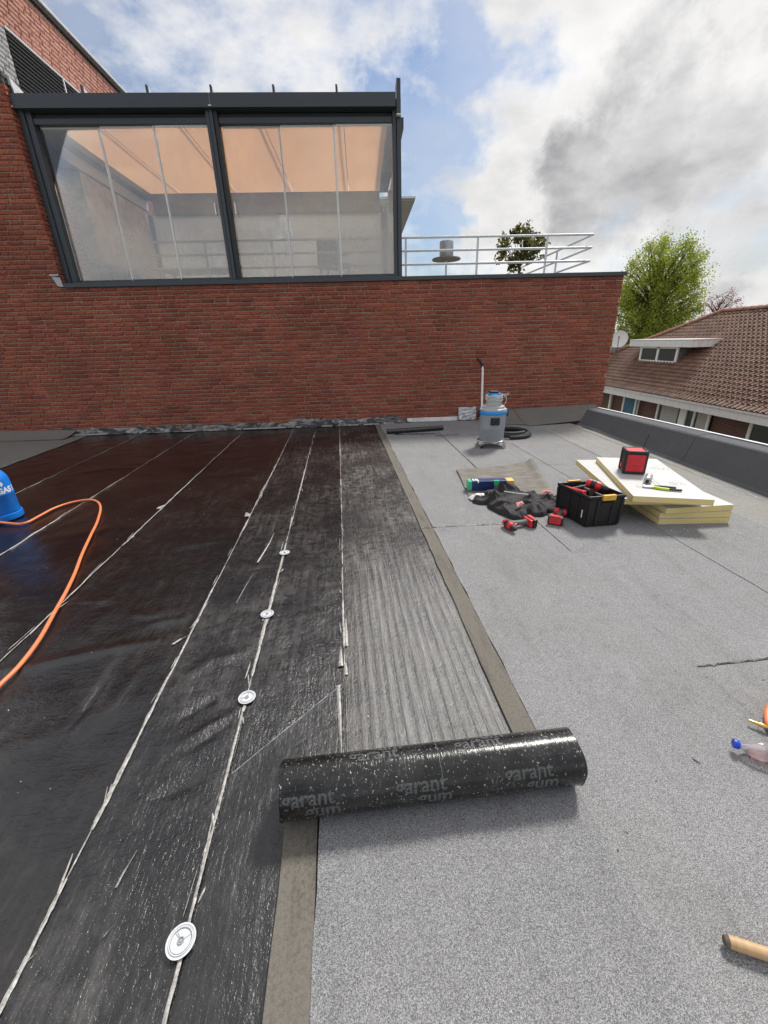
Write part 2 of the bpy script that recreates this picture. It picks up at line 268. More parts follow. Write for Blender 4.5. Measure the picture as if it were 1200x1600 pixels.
# the roll
t = NT('roll_film'); q_ = t.pos((1, 1, 1), obj=True); 
def op_(sc): 
    m = t.new('ShaderNodeMapping'); m.inputs[3].default_value = sc; t.l.new(t.new('ShaderNodeTexCoord').outputs['Object'], m.inputs[0]); return m.outputs[0]
d1 = t.noise(op_((1, 0.7, 0.7)), 150, 2, 0.5, 0.6); d2 = t.noise(op_((1, 1, 1)), 9, 4, 0.6); w1 = t.noise(op_((150, 34, 34)), 1.0, 3, 0.6, 0.8); w2 = t.noise(op_((24, 4, 4)), 1.0, 3, 0.5)
dots = t.math('MULTIPLY', t.rng(d1, 0.655, 0.71), t.rng(d2, 0.30, 0.55, 0.25, 1)); lines = t.math('MULTIPLY', t.rng(w1, 0.60, 0.74), t.rng(d2, 0.42, 0.62))
t.col(t.mix(t.math('ADD', dots, t.math('ADD', t.math('MULTIPLY', lines, 0.40), t.rng(d2, 0.3, 0.7, 0.0, 0.045)), clamp=True), (0.0045, 0.0045, 0.005), (0.55, 0.55, 0.53)))
t.rough(t.rng(w1, 0.3, 0.7, 0.13, 0.28)); t.bump(t.math('ADD', t.math('ADD', t.math('MULTIPLY', w1, 0.7), t.math('MULTIPLY', w2, 0.9)), dots), 0.5, 0.0030)
t.b.inputs['Specular IOR Level'].default_value = 0.5; M['roll'] = t.m
M['roll_print'] = simple('grey_print', (0.085, 0.088, 0.088), 0.3, 0, 0.5, 160)
M['roll_core'] = simple('bitumen_edge', (0.014, 0.014, 0.014), 0.6)

# object paints
M['blue_gas'] = simple('blue_cylinder_paint', (0.004, 0.17, 0.62), 0.35, 0, 0.12, 10)
M['white_print'] = simple('white_print', (0.8, 0.8, 0.8), 0.5, 0, 0.03)
M['hose_orange'] = simple('orange_hose', (0.78, 0.22, 0.085), 0.45, 0, 0.08, 40)
M['brass'] = simple('brass', (0.72, 0.50, 0.18), 0.3, 0.9, 0.1, 60)
M['black_plastic'] = simple('black_plastic', (0.013, 0.013, 0.014), 0.45, 0, 0.25, 30)
M['black_rubber'] = simple('black_rubber', (0.022, 0.022, 0.023), 0.6, 0, 0.25, 60)
M['grey_plastic'] = simple('grey_plastic', (0.27, 0.30, 0.33), 0.42, 0, 0.06, 8)
M['light_grey_plastic'] = simple('light_grey_plastic', (0.42, 0.43, 0.43), 0.45, 0, 0.1, 12)
M['blue_plastic'] = simple('blue_plastic', (0.02, 0.28, 0.72), 0.35, 0, 0.05)
M['disc_grey'] = simple('disc_grey', (0.33, 0.34, 0.36), 0.5, 0, 0.1, 60)
M['disc_white'] = simple('disc_white', (0.62, 0.64, 0.66), 0.45, 0, 0.1, 90)
M['chrome'] = simple('chrome', (0.7, 0.7, 0.7), 0.2, 1.0, 0.1, 30)
M['cable'] = simple('grey_cable', (0.62, 0.62, 0.60), 0.5, 0, 0.1)
M['red_plastic'] = simple('red_plastic', (0.62, 0.026, 0.036), 0.36, 0, 0.12, 40)
M['grip_grey'] = simple('grip_grey', (0.13, 0.125, 0.12), 0.65, 0, 0.2, 60)
M['yellow'] = simple('yellow_latch', (0.75, 0.42, 0.045), 0.4, 0, 0.1)
t = NT('foam_core'); n = t.noise(t.pos(), 90, 4); n_b = t.noise(t.pos((1, 1, 3)), 6, 5, 0.7); c = t.mix(n, (0.72, 0.57, 0.22), (0.84, 0.70, 0.33)); t.col(t.mix(t.rng(n_b, 0.58, 0.8, 0, 0.5), c, (0.42, 0.32, 0.16))); t.rough(0.9); t.bump(n, 0.5, 0.004); M['foam'] = t.m
t = NT('board_facer'); p = t.pos(); n = t.noise(p, 5, 6, 0.7); n_b = t.noise(t.pos((60, 14, 1), 0.3), 1.0, 3, 0.6); c = t.mix(t.rng(n, 0.55, 0.8), (0.52, 0.52, 0.515), (0.40, 0.395, 0.385)); t.col(t.mix(t.math('MULTIPLY', t.rng(n_b, 0.62, 0.66), t.rng(n, 0.5, 0.6, 0, 0.6)), c, (0.25, 0.25, 0.28))); t.rough(0.5); M['facer'] = t.m
M['lime'] = simple('lime_grip', (0.55, 0.70, 0.03), 0.5)
M['jacket'] = simple('black_cloth', (0.020, 0.019, 0.021), 0.8, 0, 0.3, 25, 0.5)
M['pink'] = simple('pink_lining', (0.62, 0.26, 0.26), 0.8)
M['navy'] = simple('navy_carton', (0.012, 0.03, 0.13), 0.4, 0, 0.15)
M['green'] = simple('green_print', (0.05, 0.50, 0.27), 0.45)
M['amber'] = simple('amber_print', (0.75, 0.48, 0.12), 0.5)
M['wood'] = None
t = NT('wooden_handle'); p = t.pos((6, 6, 60), obj=True); n = t.noise(p, 1.2, 5, 0.6, 0.4); c = t.mix(n, (0.36, 0.22, 0.10), (0.64, 0.44, 0.24)); t.col(c); t.rough(0.55); t.bump(n, 0.25, 0.002); M['wood'] = t.m
M['wood_end'] = simple('dirty_wood_end', (0.13, 0.10, 0.08), 0.8, 0, 0.4, 80)
M['bottle'] = glass('clear_bottle', 0.26, 1.5, (0.98, 0.985, 0.99), (0.88, 0.9, 0.93), 0.05)
M['red_drink'] = glass('red_liquid', 0.14, 1.2, (1.0, 0.87, 0.88), (0.95, 0.50, 0.52), 0.05)
M['cap_blue'] = simple('blue_cap', (0.008, 0.06, 0.55), 0.35)
M['bottle_label'] = simple('pale_label', (0.45, 0.62, 0.68), 0.5, 0, 0.3, 60)
M['bark'] = simple('bark', (0.075, 0.06, 0.045), 0.9, 0, 0.35, 12, 0.4)
def leafmat(name, a, b):
    t = NT(name); g = t.new('ShaderNodeNewGeometry'); t.n.remove(t.b)
    c = t.mix(g.outputs['Random Per Island'], a, b)
    d = t.new('ShaderNodeBsdfDiffuse'); tl = t.new('ShaderNodeBsdfTranslucent'); m = t.new('ShaderNodeMixShader'); m.inputs[0].default_value = 0.45
    t.l.new(c, d.inputs[0]); t.l.new(c, tl.inputs[0]); t.l.new(d.outputs[0], m.inputs[1]); t.l.new(tl.outputs[0], m.inputs[2]); t.l.new(m.outputs[0], t.out.inputs[0]); return t.m
M['leaf'] = leafmat('spring_leaf', (0.20, 0.26, 0.03), (0.56, 0.60, 0.13))
M['leaf_dark'] = leafmat('glossy_leaf', (0.07, 0.085, 0.025), (0.27, 0.24, 0.10))
M['blossom'] = leafmat('blossom', (0.30, 0.13, 0.13), (0.42, 0.26, 0.24))
M['pot'] = simple('dark_pot', (0.05, 0.05, 0.055), 0.6)
M['ground'] = simple('ground', (0.11, 0.12, 0.08), 0.95, 0, 0.3, 0.4)
M['planks'] = None
t = NT('soffit_planks'); p = t.pos((1, 9, 1)); n = t.noise(p, 1.5, 4); t.col(t.mix(n, (0.22, 0.20, 0.18), (0.40, 0.37, 0.33))); t.rough(0.8); M['planks'] = t.m

# ------------------------------------------------------------------ mesh helpers
class MB:
    def __init__(s): s.v = []; s.f = []; s.mi = []
    def add(s, v, f, mi=0):
        o = len(s.v); s.v += [tuple(map(float, q)) for q in v]; s.f += [tuple(i + o for i in q) for q in f]; s.mi += [mi] * len(f); return s
    def box(s, x0, x1, y0, y1, z0, z1, mi=0, mat=None):
        v = [(x0, y0, z0), (x1, y0, z0), (x1, y1, z0), (x0, y1, z0), (x0, y0, z1), (x1, y0, z1), (x1, y1, z1), (x0, y1, z1)]
        if mat is not None: v = [tuple(mat @ Vector(q)) for q in v]
        return s.add(v, [(0, 3, 2, 1), (4, 5, 6, 7), (0, 1, 5, 4), (1, 2, 6, 5), (2, 3, 7, 6), (3, 0, 4, 7)], mi)
    def lathe(s, prof, n=24, mat=None, mi=0, cap=True):
        v = []; f = []
        for r, z in prof:
            for k in range(n):
                a = 2 * math.pi * k / n; q = Vector((r * math.cos(a), r * math.sin(a), z)); v.append(tuple(mat @ q) if mat is not None else tuple(q))
        for i in range(len(prof) - 1):
            for k in range(n):
                j = (k + 1) % n; f.append((i * n + k, i * n + j, (i + 1) * n + j, (i + 1) * n + k))
        if cap: f.append(tuple(range(n - 1, -1, -1))); f.append(tuple(range((len(prof) - 1) * n, len(prof) * n)))
        return s.add(v, f, mi)
    def tube(s, pts, r, n=8, mi=0, cap=True):
        pts = [Vector(p) for p in pts]; m = len(pts); rs = r if hasattr(r, '__len__') else [r] * m
        v = []; f = []; up = None
        for i, p in enumerate(pts):
            d = (pts[min(i + 1, m - 1)] - pts[max(i - 1, 0)]); d.normalize()
            if up is None: up = d.orthogonal().normalized()
            up = (up - d * up.dot(d)); up = up.normalized() if up.length > 1e-6 else d.orthogonal().normalized()
            sd_ = d.cross(up)
            for k in range(n):
                a = 2 * math.pi * k / n; v.append(tuple(p + (up * math.cos(a) + sd_ * math.sin(a)) * rs[i]))
        for i in range(m - 1):
            for k in range(n):
                j = (k + 1) % n; f.append((i * n + k, i * n + j, (i + 1) * n + j, (i + 1) * n + k))
        if cap: f.append(tuple(range(n - 1, -1, -1))); f.append(tuple(range((m - 1) * n, m * n)))
        return s.add(v, f, mi)
    def build(s, name, mats, parent=None, smooth=False, bevel=0.0, loc=None, rot=None, seg=2):
        me = bpy.data.meshes.new(name); me.from_pydata(s.v, [], s.f)
        mats = mats if isinstance(mats, (list, tuple)) else [mats]
        for m in mats: me.materials.append(M[m] if isinstance(m, str) else m)
        if len(mats) > 1: me.polygons.foreach_set('material_index', s.mi)
        if bevel:
            bm = bmesh.new(); bm.from_mesh(me); bmesh.ops.remove_doubles(bm, verts=bm.verts, dist=1e-5)
            bmesh.ops.bevel(bm, geom=[e for e in bm.edges if len(e.link_faces) == 2 and e.calc_face_angle(0) > 0.5], offset=bevel, segments=seg, profile=0.6, affect='EDGES')
            bm.to_mesh(me); bm.free()
        me.update()
        if smooth: smooth_by_angle(me)
        o = bpy.data.objects.new(name, me); C.objects.link(o)
        if loc is not None: o.location = loc
        if rot is not None: o.rotation_euler = rot
        if parent is not None: o.parent = parent
        return o
def smooth_by_angle(me, ang=0.7):
    me.polygons.foreach_set('use_smooth', [True] * len(me.polygons))
    try: me.set_sharp_from_angle(angle=ang)
    except Exception: pass
def spline(pts, n=8):
    P = [Vector(p) for p in pts]; P = [P[0] * 2 - P[1]] + P + [P[-1] * 2 - P[-2]]; out = []
    for i in range(1, len(P) - 2):
        for k in range(n):
            t_ = k / n; a, b, c, d = P[i - 1:i + 3]
            out.append(0.5 * ((2 * b) + (c - a) * t_ + (2 * a - 5 * b + 4 * c - d) * t_ ** 2 + (3 * b - a - 3 * c + d) * t_ ** 3))
    out.append(P[-2]); return out
def thing(name, label, cat, loc=(0, 0, 0), rotz=0.0, group=None):
    o = bpy.data.objects.new(name, None); C.objects.link(o); o.location = loc; o.rotation_euler = (0, 0, rotz); o.empty_display_size = 0.1
    return tag(o, label, cat, group)
def tag(o, label, cat, group=None):
    o['label'] = label; o['category'] = cat
    if group: o['group'] = group
    return o
def struct(o): o['kind'] = 'structure'; return o
def stuff(o): o['kind'] = 'stuff'; return o
def U(u, v, z=0.0): return (u * math.cos(TH) - v * math.sin(TH), u * math.sin(TH) + v * math.cos(TH), z)
# numpy value noise
_lat = rng.random((256, 256))
def vnoise(x, y):
    xi = np.floor(x).astype(int); yi = np.floor(y).astype(int); fx = x - xi; fy = y - yi
    fx = fx * fx * (3 - 2 * fx); fy = fy * fy * (3 - 2 * fy); g = lambda a, b: _lat[a % 256, b % 256]
    return (g(xi, yi) * (1 - fx) + g(xi + 1, yi) * fx) * (1 - fy) + (g(xi, yi + 1) * (1 - fx) + g(xi + 1, yi + 1) * fx) * fy
def fbm(x, y, o=4):
    s_ = 0; a = 0.5
    for i in range(o): s_ = s_ + a * (vnoise(x + 17.3 * i, y + 5.1 * i) - 0.5); x = x * 2.03; y = y * 2.03; a *= 0.5
    return s_
def text_mesh(body, size, bold=0.0):
    cu = bpy.data.curves.new('lettering', 'FONT'); cu.body = body; cu.size = size; cu.offset = bold; cu.align_x = 'LEFT'; cu.resolution_u = 3
    o = bpy.data.objects.new('lettering', cu); C.objects.link(o); bpy.context.view_layer.update()
    me = bpy.data.meshes.new_from_object(o.evaluated_get(bpy.context.evaluated_depsgraph_get())); bpy.data.objects.remove(o); bpy.data.curves.remove(cu)
    return me
def cut_mesh(me, step, ax):
    bm = bmesh.new(); bm.from_mesh(me); lo = min(v.co[ax] for v in bm.verts); hi = max(v.co[ax] for v in bm.verts); n = [0, 0, 0]; n[ax] = 1
    q = lo + step
    while q < hi:
        co = [0, 0, 0]; co[ax] = q
        bmesh.ops.bisect_plane(bm, geom=bm.verts[:] + bm.edges[:] + bm.faces[:], plane_co=co, plane_no=n); q += step
    bmesh.ops.triangulate(bm, faces=bm.faces); bm.to_mesh(me); bm.free(); return me

WY = 7.95                      # front face of the brick wall
# ------------------------------------------------------------------ ground and roof deck
o = MB().add([(-900, -900, -6.2), (900, -900, -6.2), (900, 1500, -6.2), (-900, 1500, -6.2)], [(0, 1, 2, 3)]).build('ground', 'ground'); struct(o)
deck = MB().box(-9, 4.148, -4, WY + 0.02, -6.19, -0.03).build('flat_roof', 'concrete'); struct(deck)

# membrane height field
WR = [((-1.83, 1.76), (-1.42, 1.86), (-1.05, 1.92), .010, .022), ((-1.75, 2.4), (-1.6, 2.36), (-1.5, 2.33), .006, .02), ((-1.35, 2.2), (-1.25, 2.17), (-1.15, 2.14), .007, .02),
      ((-1.2, 2.06), (-1.1, 2.08), (-1.0, 2.1), .007, .02), ((-1.22, 1.82), (-1.22, 1.5), (-1.22, 1.28), -.012, .020), ((-1.1, 1.7), (-1.12, 1.5), (-1.15, 1.38), .007, .03),
      ((-0.74, 1.19), (-0.64, 1.26), (-0.54, 1.34), -.010, .014), ((-0.71, 1.24), (-0.62, 1.31), (-0.53, 1.38), .008, .018), ((-0.76, 1.02), (-0.68, 1.06), (-0.6, 1.09), -.009, .012),
      ((-0.80, 1.35), (-0.72, 1.42), (-0.6, 1.5), -.008, .014), ((-0.84, 1.6), (-0.74, 1.7), (-0.55, 1.76), .008, .022), ((-1.8, 1.2), (-1.4, 1.3), (-1.0, 1.5), .006, .05),
      ((-1.7, 0.9), (-1.5, 1.2), (-1.4, 1.6), .006, .03), ((-2.6, 3.4), (-2.2, 3.5), (-1.9, 3.55), .006, .03), ((-1.7, 3.1), (-1.4, 3.05), (-1.0, 3.15), .006, .03), ((-3.6, 5.4), (-3.1, 5.6), (-2.8, 5.6), .010, .04)]
def mh(u, v):
    h = 0.010 * fbm(u * 1.6, v * 1.6, 3) + 0.013 * fbm(u * 4.5 + 3, v * 6.5, 3) + 0.004 * fbm(u * 11, v * 2.4, 3) + 0.0014 * fbm(u * 40, v * 9, 2)
    calm = np.clip((u + 0.3) / 0.3, 0, 1); h = h * (1 - 0.75 * calm)
    for a, b, c, amp, wd in WR:
        d2 = np.full(np.shape(u), 9.0); tt = np.zeros(np.shape(u))
        for k, (p, q) in enumerate(((a, b), (b, c))):
            px, py = p; qx, qy = q; L2 = (qx - px) ** 2 + (qy - py) ** 2
            s_ = np.clip(((u - px) * (qx - px) + (v - py) * (qy - py)) / L2, 0, 1)
            dd = (u + 0.02 * fbm(u * 7, v * 7, 2) - px - s_ * (qx - px)) ** 2 + (v + 0.06 * fbm(u * 5 + 9, v * 5, 2) - py - s_ * (qy - py)) ** 2
            m = dd < d2; d2 = np.where(m, dd, d2); tt = np.where(m, (s_ + k) / 2, tt)
        h = h + 1.5 * amp * np.exp(-d2 / (2 * wd * wd)) * np.sqrt(np.clip(np.sin(np.pi * np.clip(tt, 0.02, 0.98)), 0, 1))
    return h
VB = -2.5
def vwall(u): return (WY - 0.012 - u * math.sin(TH)) / math.cos(TH)
def membrane(u0, u1, mat, z0, du=0.02, label=None):
    nu = max(3, int((u1 - u0) / du)); vv = np.concatenate([np.arange(VB, 0.3, 0.12), np.arange(0.3, 3.2, 0.022), np.arange(3.2, 7.6, 0.045)])
    uu = np.linspace(u0, u1, nu + 1); vv = np.append(vv, 99.0); Ug, Vg = np.meshgrid(uu, vv)
    Vg[-1, :] = [vwall(q) for q in uu]
    Z = z0 + mh(Ug, Vg)
    X = Ug * math.cos(TH) - Vg * math.sin(TH); Y = Ug * math.sin(TH) + Vg * math.cos(TH)
    nv = len(vv); idx = lambda i, j: i * (nu + 1) + j
    fs = [(idx(i, j), idx(i, j + 1), idx(i + 1, j + 1), idx(i + 1, j)) for i in range(nv - 1) for j in range(nu)]
    o = MB().add(list(zip(X.ravel(), Y.ravel(), Z.ravel())), fs).build('membrane_sheet', mat, deck); smooth_by_angle(o.data, 3.0); return o
SE = dict(G=-4.72, F=-3.72, E=-2.75, D=-1.84, C=-0.92, B=-0.515, A=-0.075)
membrane(SE['F'], SE['E'] , 'bit_gloss', 0.0); membrane(SE['G'], SE['F'], 'bit_gloss', 0.002, 0.04)
membrane(SE['E'], SE['D'], 'bit_gloss', 0.002); membrane(SE['D'], SE['C'], 'bit_mid', 0.0); membrane(SE['C'], SE['B'], 'bit_matte', 0.0025)
membrane(SE['B'], SE['A'], 'bit_matte', 0.0); membrane(SE['A'], 0.64, 'bit_ribbed', 0.002)
membrane(-7.5, SE['G'], 'granule_old', 0.006, 0.08)
mb = MB(); uu = np.linspace(-0.497, -0.083, 26); rows = 70; vv = []
for q in range(rows + 1):
    for u_ in uu:
        top = 1.085 + (u_ + 0.497) / 0.414 * 0.38; v_ = VB + (top - VB) * (q / rows) ** 0.6; vv.append(U(u_, v_, 0.0055 + float(mh(np.array(u_), np.array(v_))) + (0.0015 if q == rows else 0)))
mb.add(vv, [(q * 26 + i, q * 26 + i + 1, (q + 1) * 26 + i + 1, (q + 1) * 26 + i) for q in range(rows) for i in range(25)]); o = mb.build('film_sheet', 'bit_film', deck); smooth_by_angle(o.data, 3.0)
mb = MB(); pr = None
for i in range(40):
    s_ = i / 39; u_ = -0.497 + 0.414 * s_; v_ = 1.085 + 0.38 * s_ + 0.003 * float(fbm(np.array(s_ * 20), np.array(2.2), 2)); z_ = 0.0075 + float(mh(np.array(u_), np.array(v_))); w_ = 0.0022 * random.uniform(0.4, 1.3)
    cur = (U(u_, v_ - w_, z_), U(u_, v_ + w_, z_))
    if pr: mb.add([pr[0], cur[0], cur[1], pr[1]], [(0, 1, 2, 3)])
    pr = cur
mb.build('film_edge', 'disc_grey', deck)
# torn foil lines along the seams
def seam(u, v0, v1, w, dens, seed, z=0.006):
    r_ = random.Random(seed); mb = MB(); segs = []
    ctr = lambda q: u + 0.010 * float(fbm(np.array(q * 0.9 + seed), np.array(seed * 1.7), 2)) + 0.0035 * float(fbm(np.array(q * 7 + seed), np.array(seed * 2.7), 2))
    vv = v0                                   # continuous ragged core
    while vv < v1:
        L = r_.uniform(0.15, 0.8) * (0.5 + vv * 0.25); segs.append((vv, min(v1, vv + L), 0.0, w * r_.choice((0.28, 0.4, 0.5, 0.7, 0.95)), 0.0))
        vv += L * (1.0 if r_.random() > dens else 1.06)
    for k in range(int((v1 - v0) * 7)):      # torn slivers and flaps beside it
        a = r_.uniform(v0, v1); a = v0 + (a - v0) ** 1.25 / (v1 - v0) ** 0.25; L = r_.uniform(0.03, 0.22) * (0.5 + a * 0.25)
        segs.append((a, a + L, r_.gauss(0, w * 0.55), w * r_.uniform(0.08, 0.42), r_.gauss(0, 0.012)))
    for a, b, off, ww, sk in segs:
        n = max(3, int((b - a) / (0.012 + 0.012 * a))); pr = None; dz = r_.uniform(0, 0.002)
        for i in range(n + 1):
            s_ = i / n; q = a + (b - a) * s_; tp = min(1, 0.35 + 3.5 * min(s_, 1 - s_)) if off else min(1, 0.6 + 4 * min(s_, 1 - s_)); hw = ww / 2 * tp
            c_ = ctr(q) + off + sk * (s_ - 0.5); z_ = z + dz + float(mh(np.array(c_), np.array(q)))
            cur = (U(c_ - hw * r_.uniform(0.75, 1.25), q, z_), U(c_ + hw * r_.uniform(-0.3, 0.3), q, z_ + r_.uniform(0.0008, 0.0035)), U(c_ + hw * r_.uniform(0.75, 1.25), q, z_))
            if pr: mb.add([*pr, *cur], [(0, 1, 4, 3), (1, 2, 5, 4)])
            pr = cur
    return mb.build('seam_foil', 'foil', deck)
seam(SE['A'] + 0.005, 1.5, 7.6, 0.015, 0.1, 1); seam(SE['A'] + 0.010, 0.95, 1.5, 0.006, 0.0, 21); seam(SE['B'], 0.2, 7.2, 0.020, 0.1, 2); seam(SE['C'], 0.2, 7.75, 0.017, 0.05, 3)
seam(SE['B'] + 0.003, 0.2, 1.4, 0.024, 0.2, 32); seam(SE['D'], 0.2, 7.6, 0.015, 0.1, 4); seam(SE['E'], 0.6, 7.6, 0.014, 0.1, 5); seam(SE['F'], 2.0, 7.7, 0.014, 0.3, 6); seam(SE['G'], 3.0, 8.0, 0.024, 0.0, 7, 0.014)
# loose torn scraps and tongues of foil
def tongue(path, w, name='foil_scrap'):
    mb = MB(); n = len(path); pts = []
    for i, (u, v) in enumerate(path):
        k = 1 - 0.75 * (i / (n - 1)) ** 2
        z = 0.007 + float(mh(np.array(u), np.array(v))); ww = w * max(0.12, k) * random.uniform(0.8, 1.2)
        pts.append((U(u - ww / 2, v, z), U(u, v, z + 0.004), U(u + ww / 2, v + 0.004, z)))
    for a, b in zip(pts[:-1], pts[1:]): mb.add([*a, *b], [(0, 1, 4, 3), (1, 2, 5, 4)])
    return mb.build(name, 'foil', deck)
tongue([(-0.088, 1.09), (-0.092, 1.2), (-0.095, 1.3), (-0.098, 1.4), (-0.10, 1.46)][::-1], 0.017)
for p in ([(-0.065, 1.52), (-0.065, 1.6)], [(-0.088, 1.58), (-0.088, 1.72)], [(-0.058, 1.72), (-0.058, 1.95)]): tongue([p[0], ((p[0][0] + p[1][0]) / 2, (p[0][1] + p[1][1]) / 2), p[1]], 0.022)
tongue([(-0.757, 0.765), (-0.752, 0.80), (-0.745, 0.83), (-0.738, 0.86)], 0.008); tongue([(-0.737, 0.655), (-0.732, 0.665), (-0.722, 0.68)], 0.006)
tongue([(-0.69, 2.7), (-0.67, 2.85), (-0.65, 3.0), (-0.64, 3.2)], 0.014); tongue([(-0.99, 1.86), (-0.96, 1.9), (-0.92, 1.93)], 0.02); tongue([(-0.73, 2.2), (-0.71, 2.4), (-0.69, 2.55)], 0.006)
tongue([(-0.94, 3.6), (-0.95, 3.66), (-0.97, 3.7)], 0.05);  tongue([(-1.86, 3.95), (-1.88, 4.0), (-1.85, 4.05)], 0.05)

# granulated sheets
def gsheet(u0, u1, v0, v1, z, mat, name='granulated_sheet', th=0.006, wob=0.004):
    n = max(2, int((v1 - v0) / 0.12)); mb = MB(); vs_ = [v0 + (v1 - v0) * i / n for i in range(n + 1)]; top = []
    for i, v in enumerate(vs_):
        a = u0 + wob * random.uniform(-1, 1); b = u1 + wob * random.uniform(-1, 1)
        if i == n and v1 > 7: va, vb = vwall(u0), vwall(u1)
        else: va = vb = v
        zz_ = z + 0.0015 * float(fbm(np.array(u0 * 3), np.array(v * 1.3), 2))
        top.append((U(a, va, zz_), U(b, vb, zz_), U(a, va, zz_ - th), U(b, vb, zz_ - th)))
    for p, q in zip(top[:-1], top[1:]):
        mb.add([p[0], p[1], q[1], q[0], p[2], p[3], q[3], q[2]], [(0, 1, 2, 3), (0, 3, 7, 4), (1, 5, 6, 2)])
    p = top[0]; mb.add(p, [(0, 2, 3, 1)]); p = top[-1]; mb.add(p, [(0, 1, 3, 2)])
    return mb.build(name, mat, deck)
gsheet(0.70, 1.606, VB, 3.075, 0.014, 'granule'); gsheet(0.70, 1.606, 3.083, 8, 0.0115, 'granule')
gsheet(0.60, 0.698, VB, 3.09, 0.012, 'selvage', 'selvage_strip'); gsheet(0.60, 0.698, 3.098, 7.4, 0.0095, 'selvage', 'selvage_strip')
gsheet(1.604, 2.494, VB, 1.343, 0.0144, 'granule', wob=0.0); gsheet(1.604, 2.494, 1.349, 8, 0.0142, 'granule', wob=0.001)
gsheet(2.490, 3.34, VB, 4.62, 0.018, 'granule'); gsheet(2.490, 3.34, 4.627, 8, 0.0145, 'granule')
gsheet(3.336, 4.12, VB, 8, 0.012, 'granule_worn')
# the new sheet that the roll is being unrolled from
ROLL_R, ROLL_V = 0.0885, 0.932
gsheet(-0.165, 0.735, VB, ROLL_V, 0.021, 'granule_new'); gsheet(-0.275, -0.167, VB, ROLL_V, 0.019, 'selvage', 'selvage_strip', 0.018, 0.0025)
# bitumen beads squeezed out along the sheet edges
def bead(pts, w, name='bitumen_bead'):
    mb = MB(); pr = None
    for i, (u, v) in enumerate(pts):
        ww = w * random.uniform(0.5, 1.4); c_ = (U(u - ww / 2, v, 0.0172), U(u, v, 0.0185), U(u + ww / 2, v, 0.0172))
        if abs(pts[-1][0] - pts[0][0]) > abs(pts[-1][1] - pts[0][1]): c_ = (U(u, v - ww / 2, 0.0172), U(u, v, 0.0185), U(u, v + ww / 2, 0.0172))
        if pr: mb.add([*pr, *c_], [(0, 1, 4, 3), (1, 2, 5, 4)])
        pr = c_
    return mb.build(name, 'bit_matte', deck)
def wig(a, b, n, amp): return [(a[0] + (b[0] - a[0]) * i / n + random.uniform(-amp, amp), a[1] + (b[1] - a[1]) * i / n + random.uniform(-amp, amp)) for i in range(n + 1)]
bead(wig((0.61, 3.09), (1.30, 3.06), 26, 0.006), 0.014); bead(wig((1.6, 3.35), (1.61, 2.5), 30, 0.002), 0.004); bead(wig((1.62, 6.9), (1.59, 4.6), 30, 0.002), 0.006)
bead(wig((1.60, 1.345), (2.4, 1.36), 30, 0.006), 0.010); bead(wig((2.487, 5.8), (2.487, 4.6), 20, 0.002), 0.004); bead(wig((2.49, 4.66), (3.33, 4.52), 24, 0.004), 0.004)
bead(wig((3.40, 6.8), (3.3, 4.6), 30, 0.003), 0.005); bead(wig((0.86, 6.85), (1.55, 6.75), 10, 0.01), 0.05); bead(wig((1.5, 6.6), (1.9, 6.6), 8, 0.008), 0.02); bead(wig((4.00, 6.6), (3.84, 2.5), 40, 0.004), 0.007); bead(wig((1.215, 0.93), (1.228, 0.905), 3, 0.002), 0.004)

# ------------------------------------------------------------------ parapet on the right
par = thing('parapet', 'low dark grey felt-covered roof parapet along the right edge', 'parapet', (4.0, 3, 0))
def extr(prof, y0, y1, mb, mi=0, nseg=1):
    for s_ in range(nseg):
        a = y0 + (y1 - y0) * s_ / nseg; b = y0 + (y1 - y0) * (s_ + 1) / nseg; n = len(prof); v = [(x, a, z) for x, z in prof] + [(x, b, z) for x, z in prof]
        mb.add(v, [(i, (i + 1) % n, n + (i + 1) % n, n + i) for i in range(n)] + [tuple(range(n)), tuple(range(2 * n - 1, n - 1, -1))], mi)
    return mb
k = 0
ys = [7.15, 6.35, 4.62, 3.18, 1.6, 0.1, -1.5, -3.0, -4.0]
ztop = lambda y: 0.281 + 0.0275 * (7.1 - max(y, 1.0))
def prof_p(y, d_): return [(3.81 - d_, 0.017), (3.85 - d_, 0.045), (3.957 - d_, ztop(y) - 0.012), (3.972, ztop(y) + d_), (4.15, ztop(y) + 0.012 + d_), (4.15, 0.0), (4.0, 0.0)]
for a, b in zip(ys[:-1], ys[1:]):
    d_ = 0.004 * (k % 2); k += 1; pa, pb_ = prof_p(b + 0.003, d_), prof_p(a, d_); n = len(pa); mb = MB()
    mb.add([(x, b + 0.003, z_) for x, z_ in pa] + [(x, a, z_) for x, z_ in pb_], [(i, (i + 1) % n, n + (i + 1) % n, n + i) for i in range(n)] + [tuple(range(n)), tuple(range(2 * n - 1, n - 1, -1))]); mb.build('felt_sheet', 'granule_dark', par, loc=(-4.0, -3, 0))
mb = MB()
for a, b in zip(ys[:-1], ys[1:]):
    v = [(x, y, ztop(y) + z_) for y in (b, a) for x, z_ in ((4.135, 0.018), (4.135, 0.024), (4.175, 0.024), (4.175, -0.09), (4.165, -0.09), (4.165, 0.018))]
    mb.add(v, [(i, (i + 1) % 6, 6 + (i + 1) % 6, 6 + i) for i in range(6)])
mb.build('edge_trim', 'rail', par, loc=(-4.0, -3, 0))
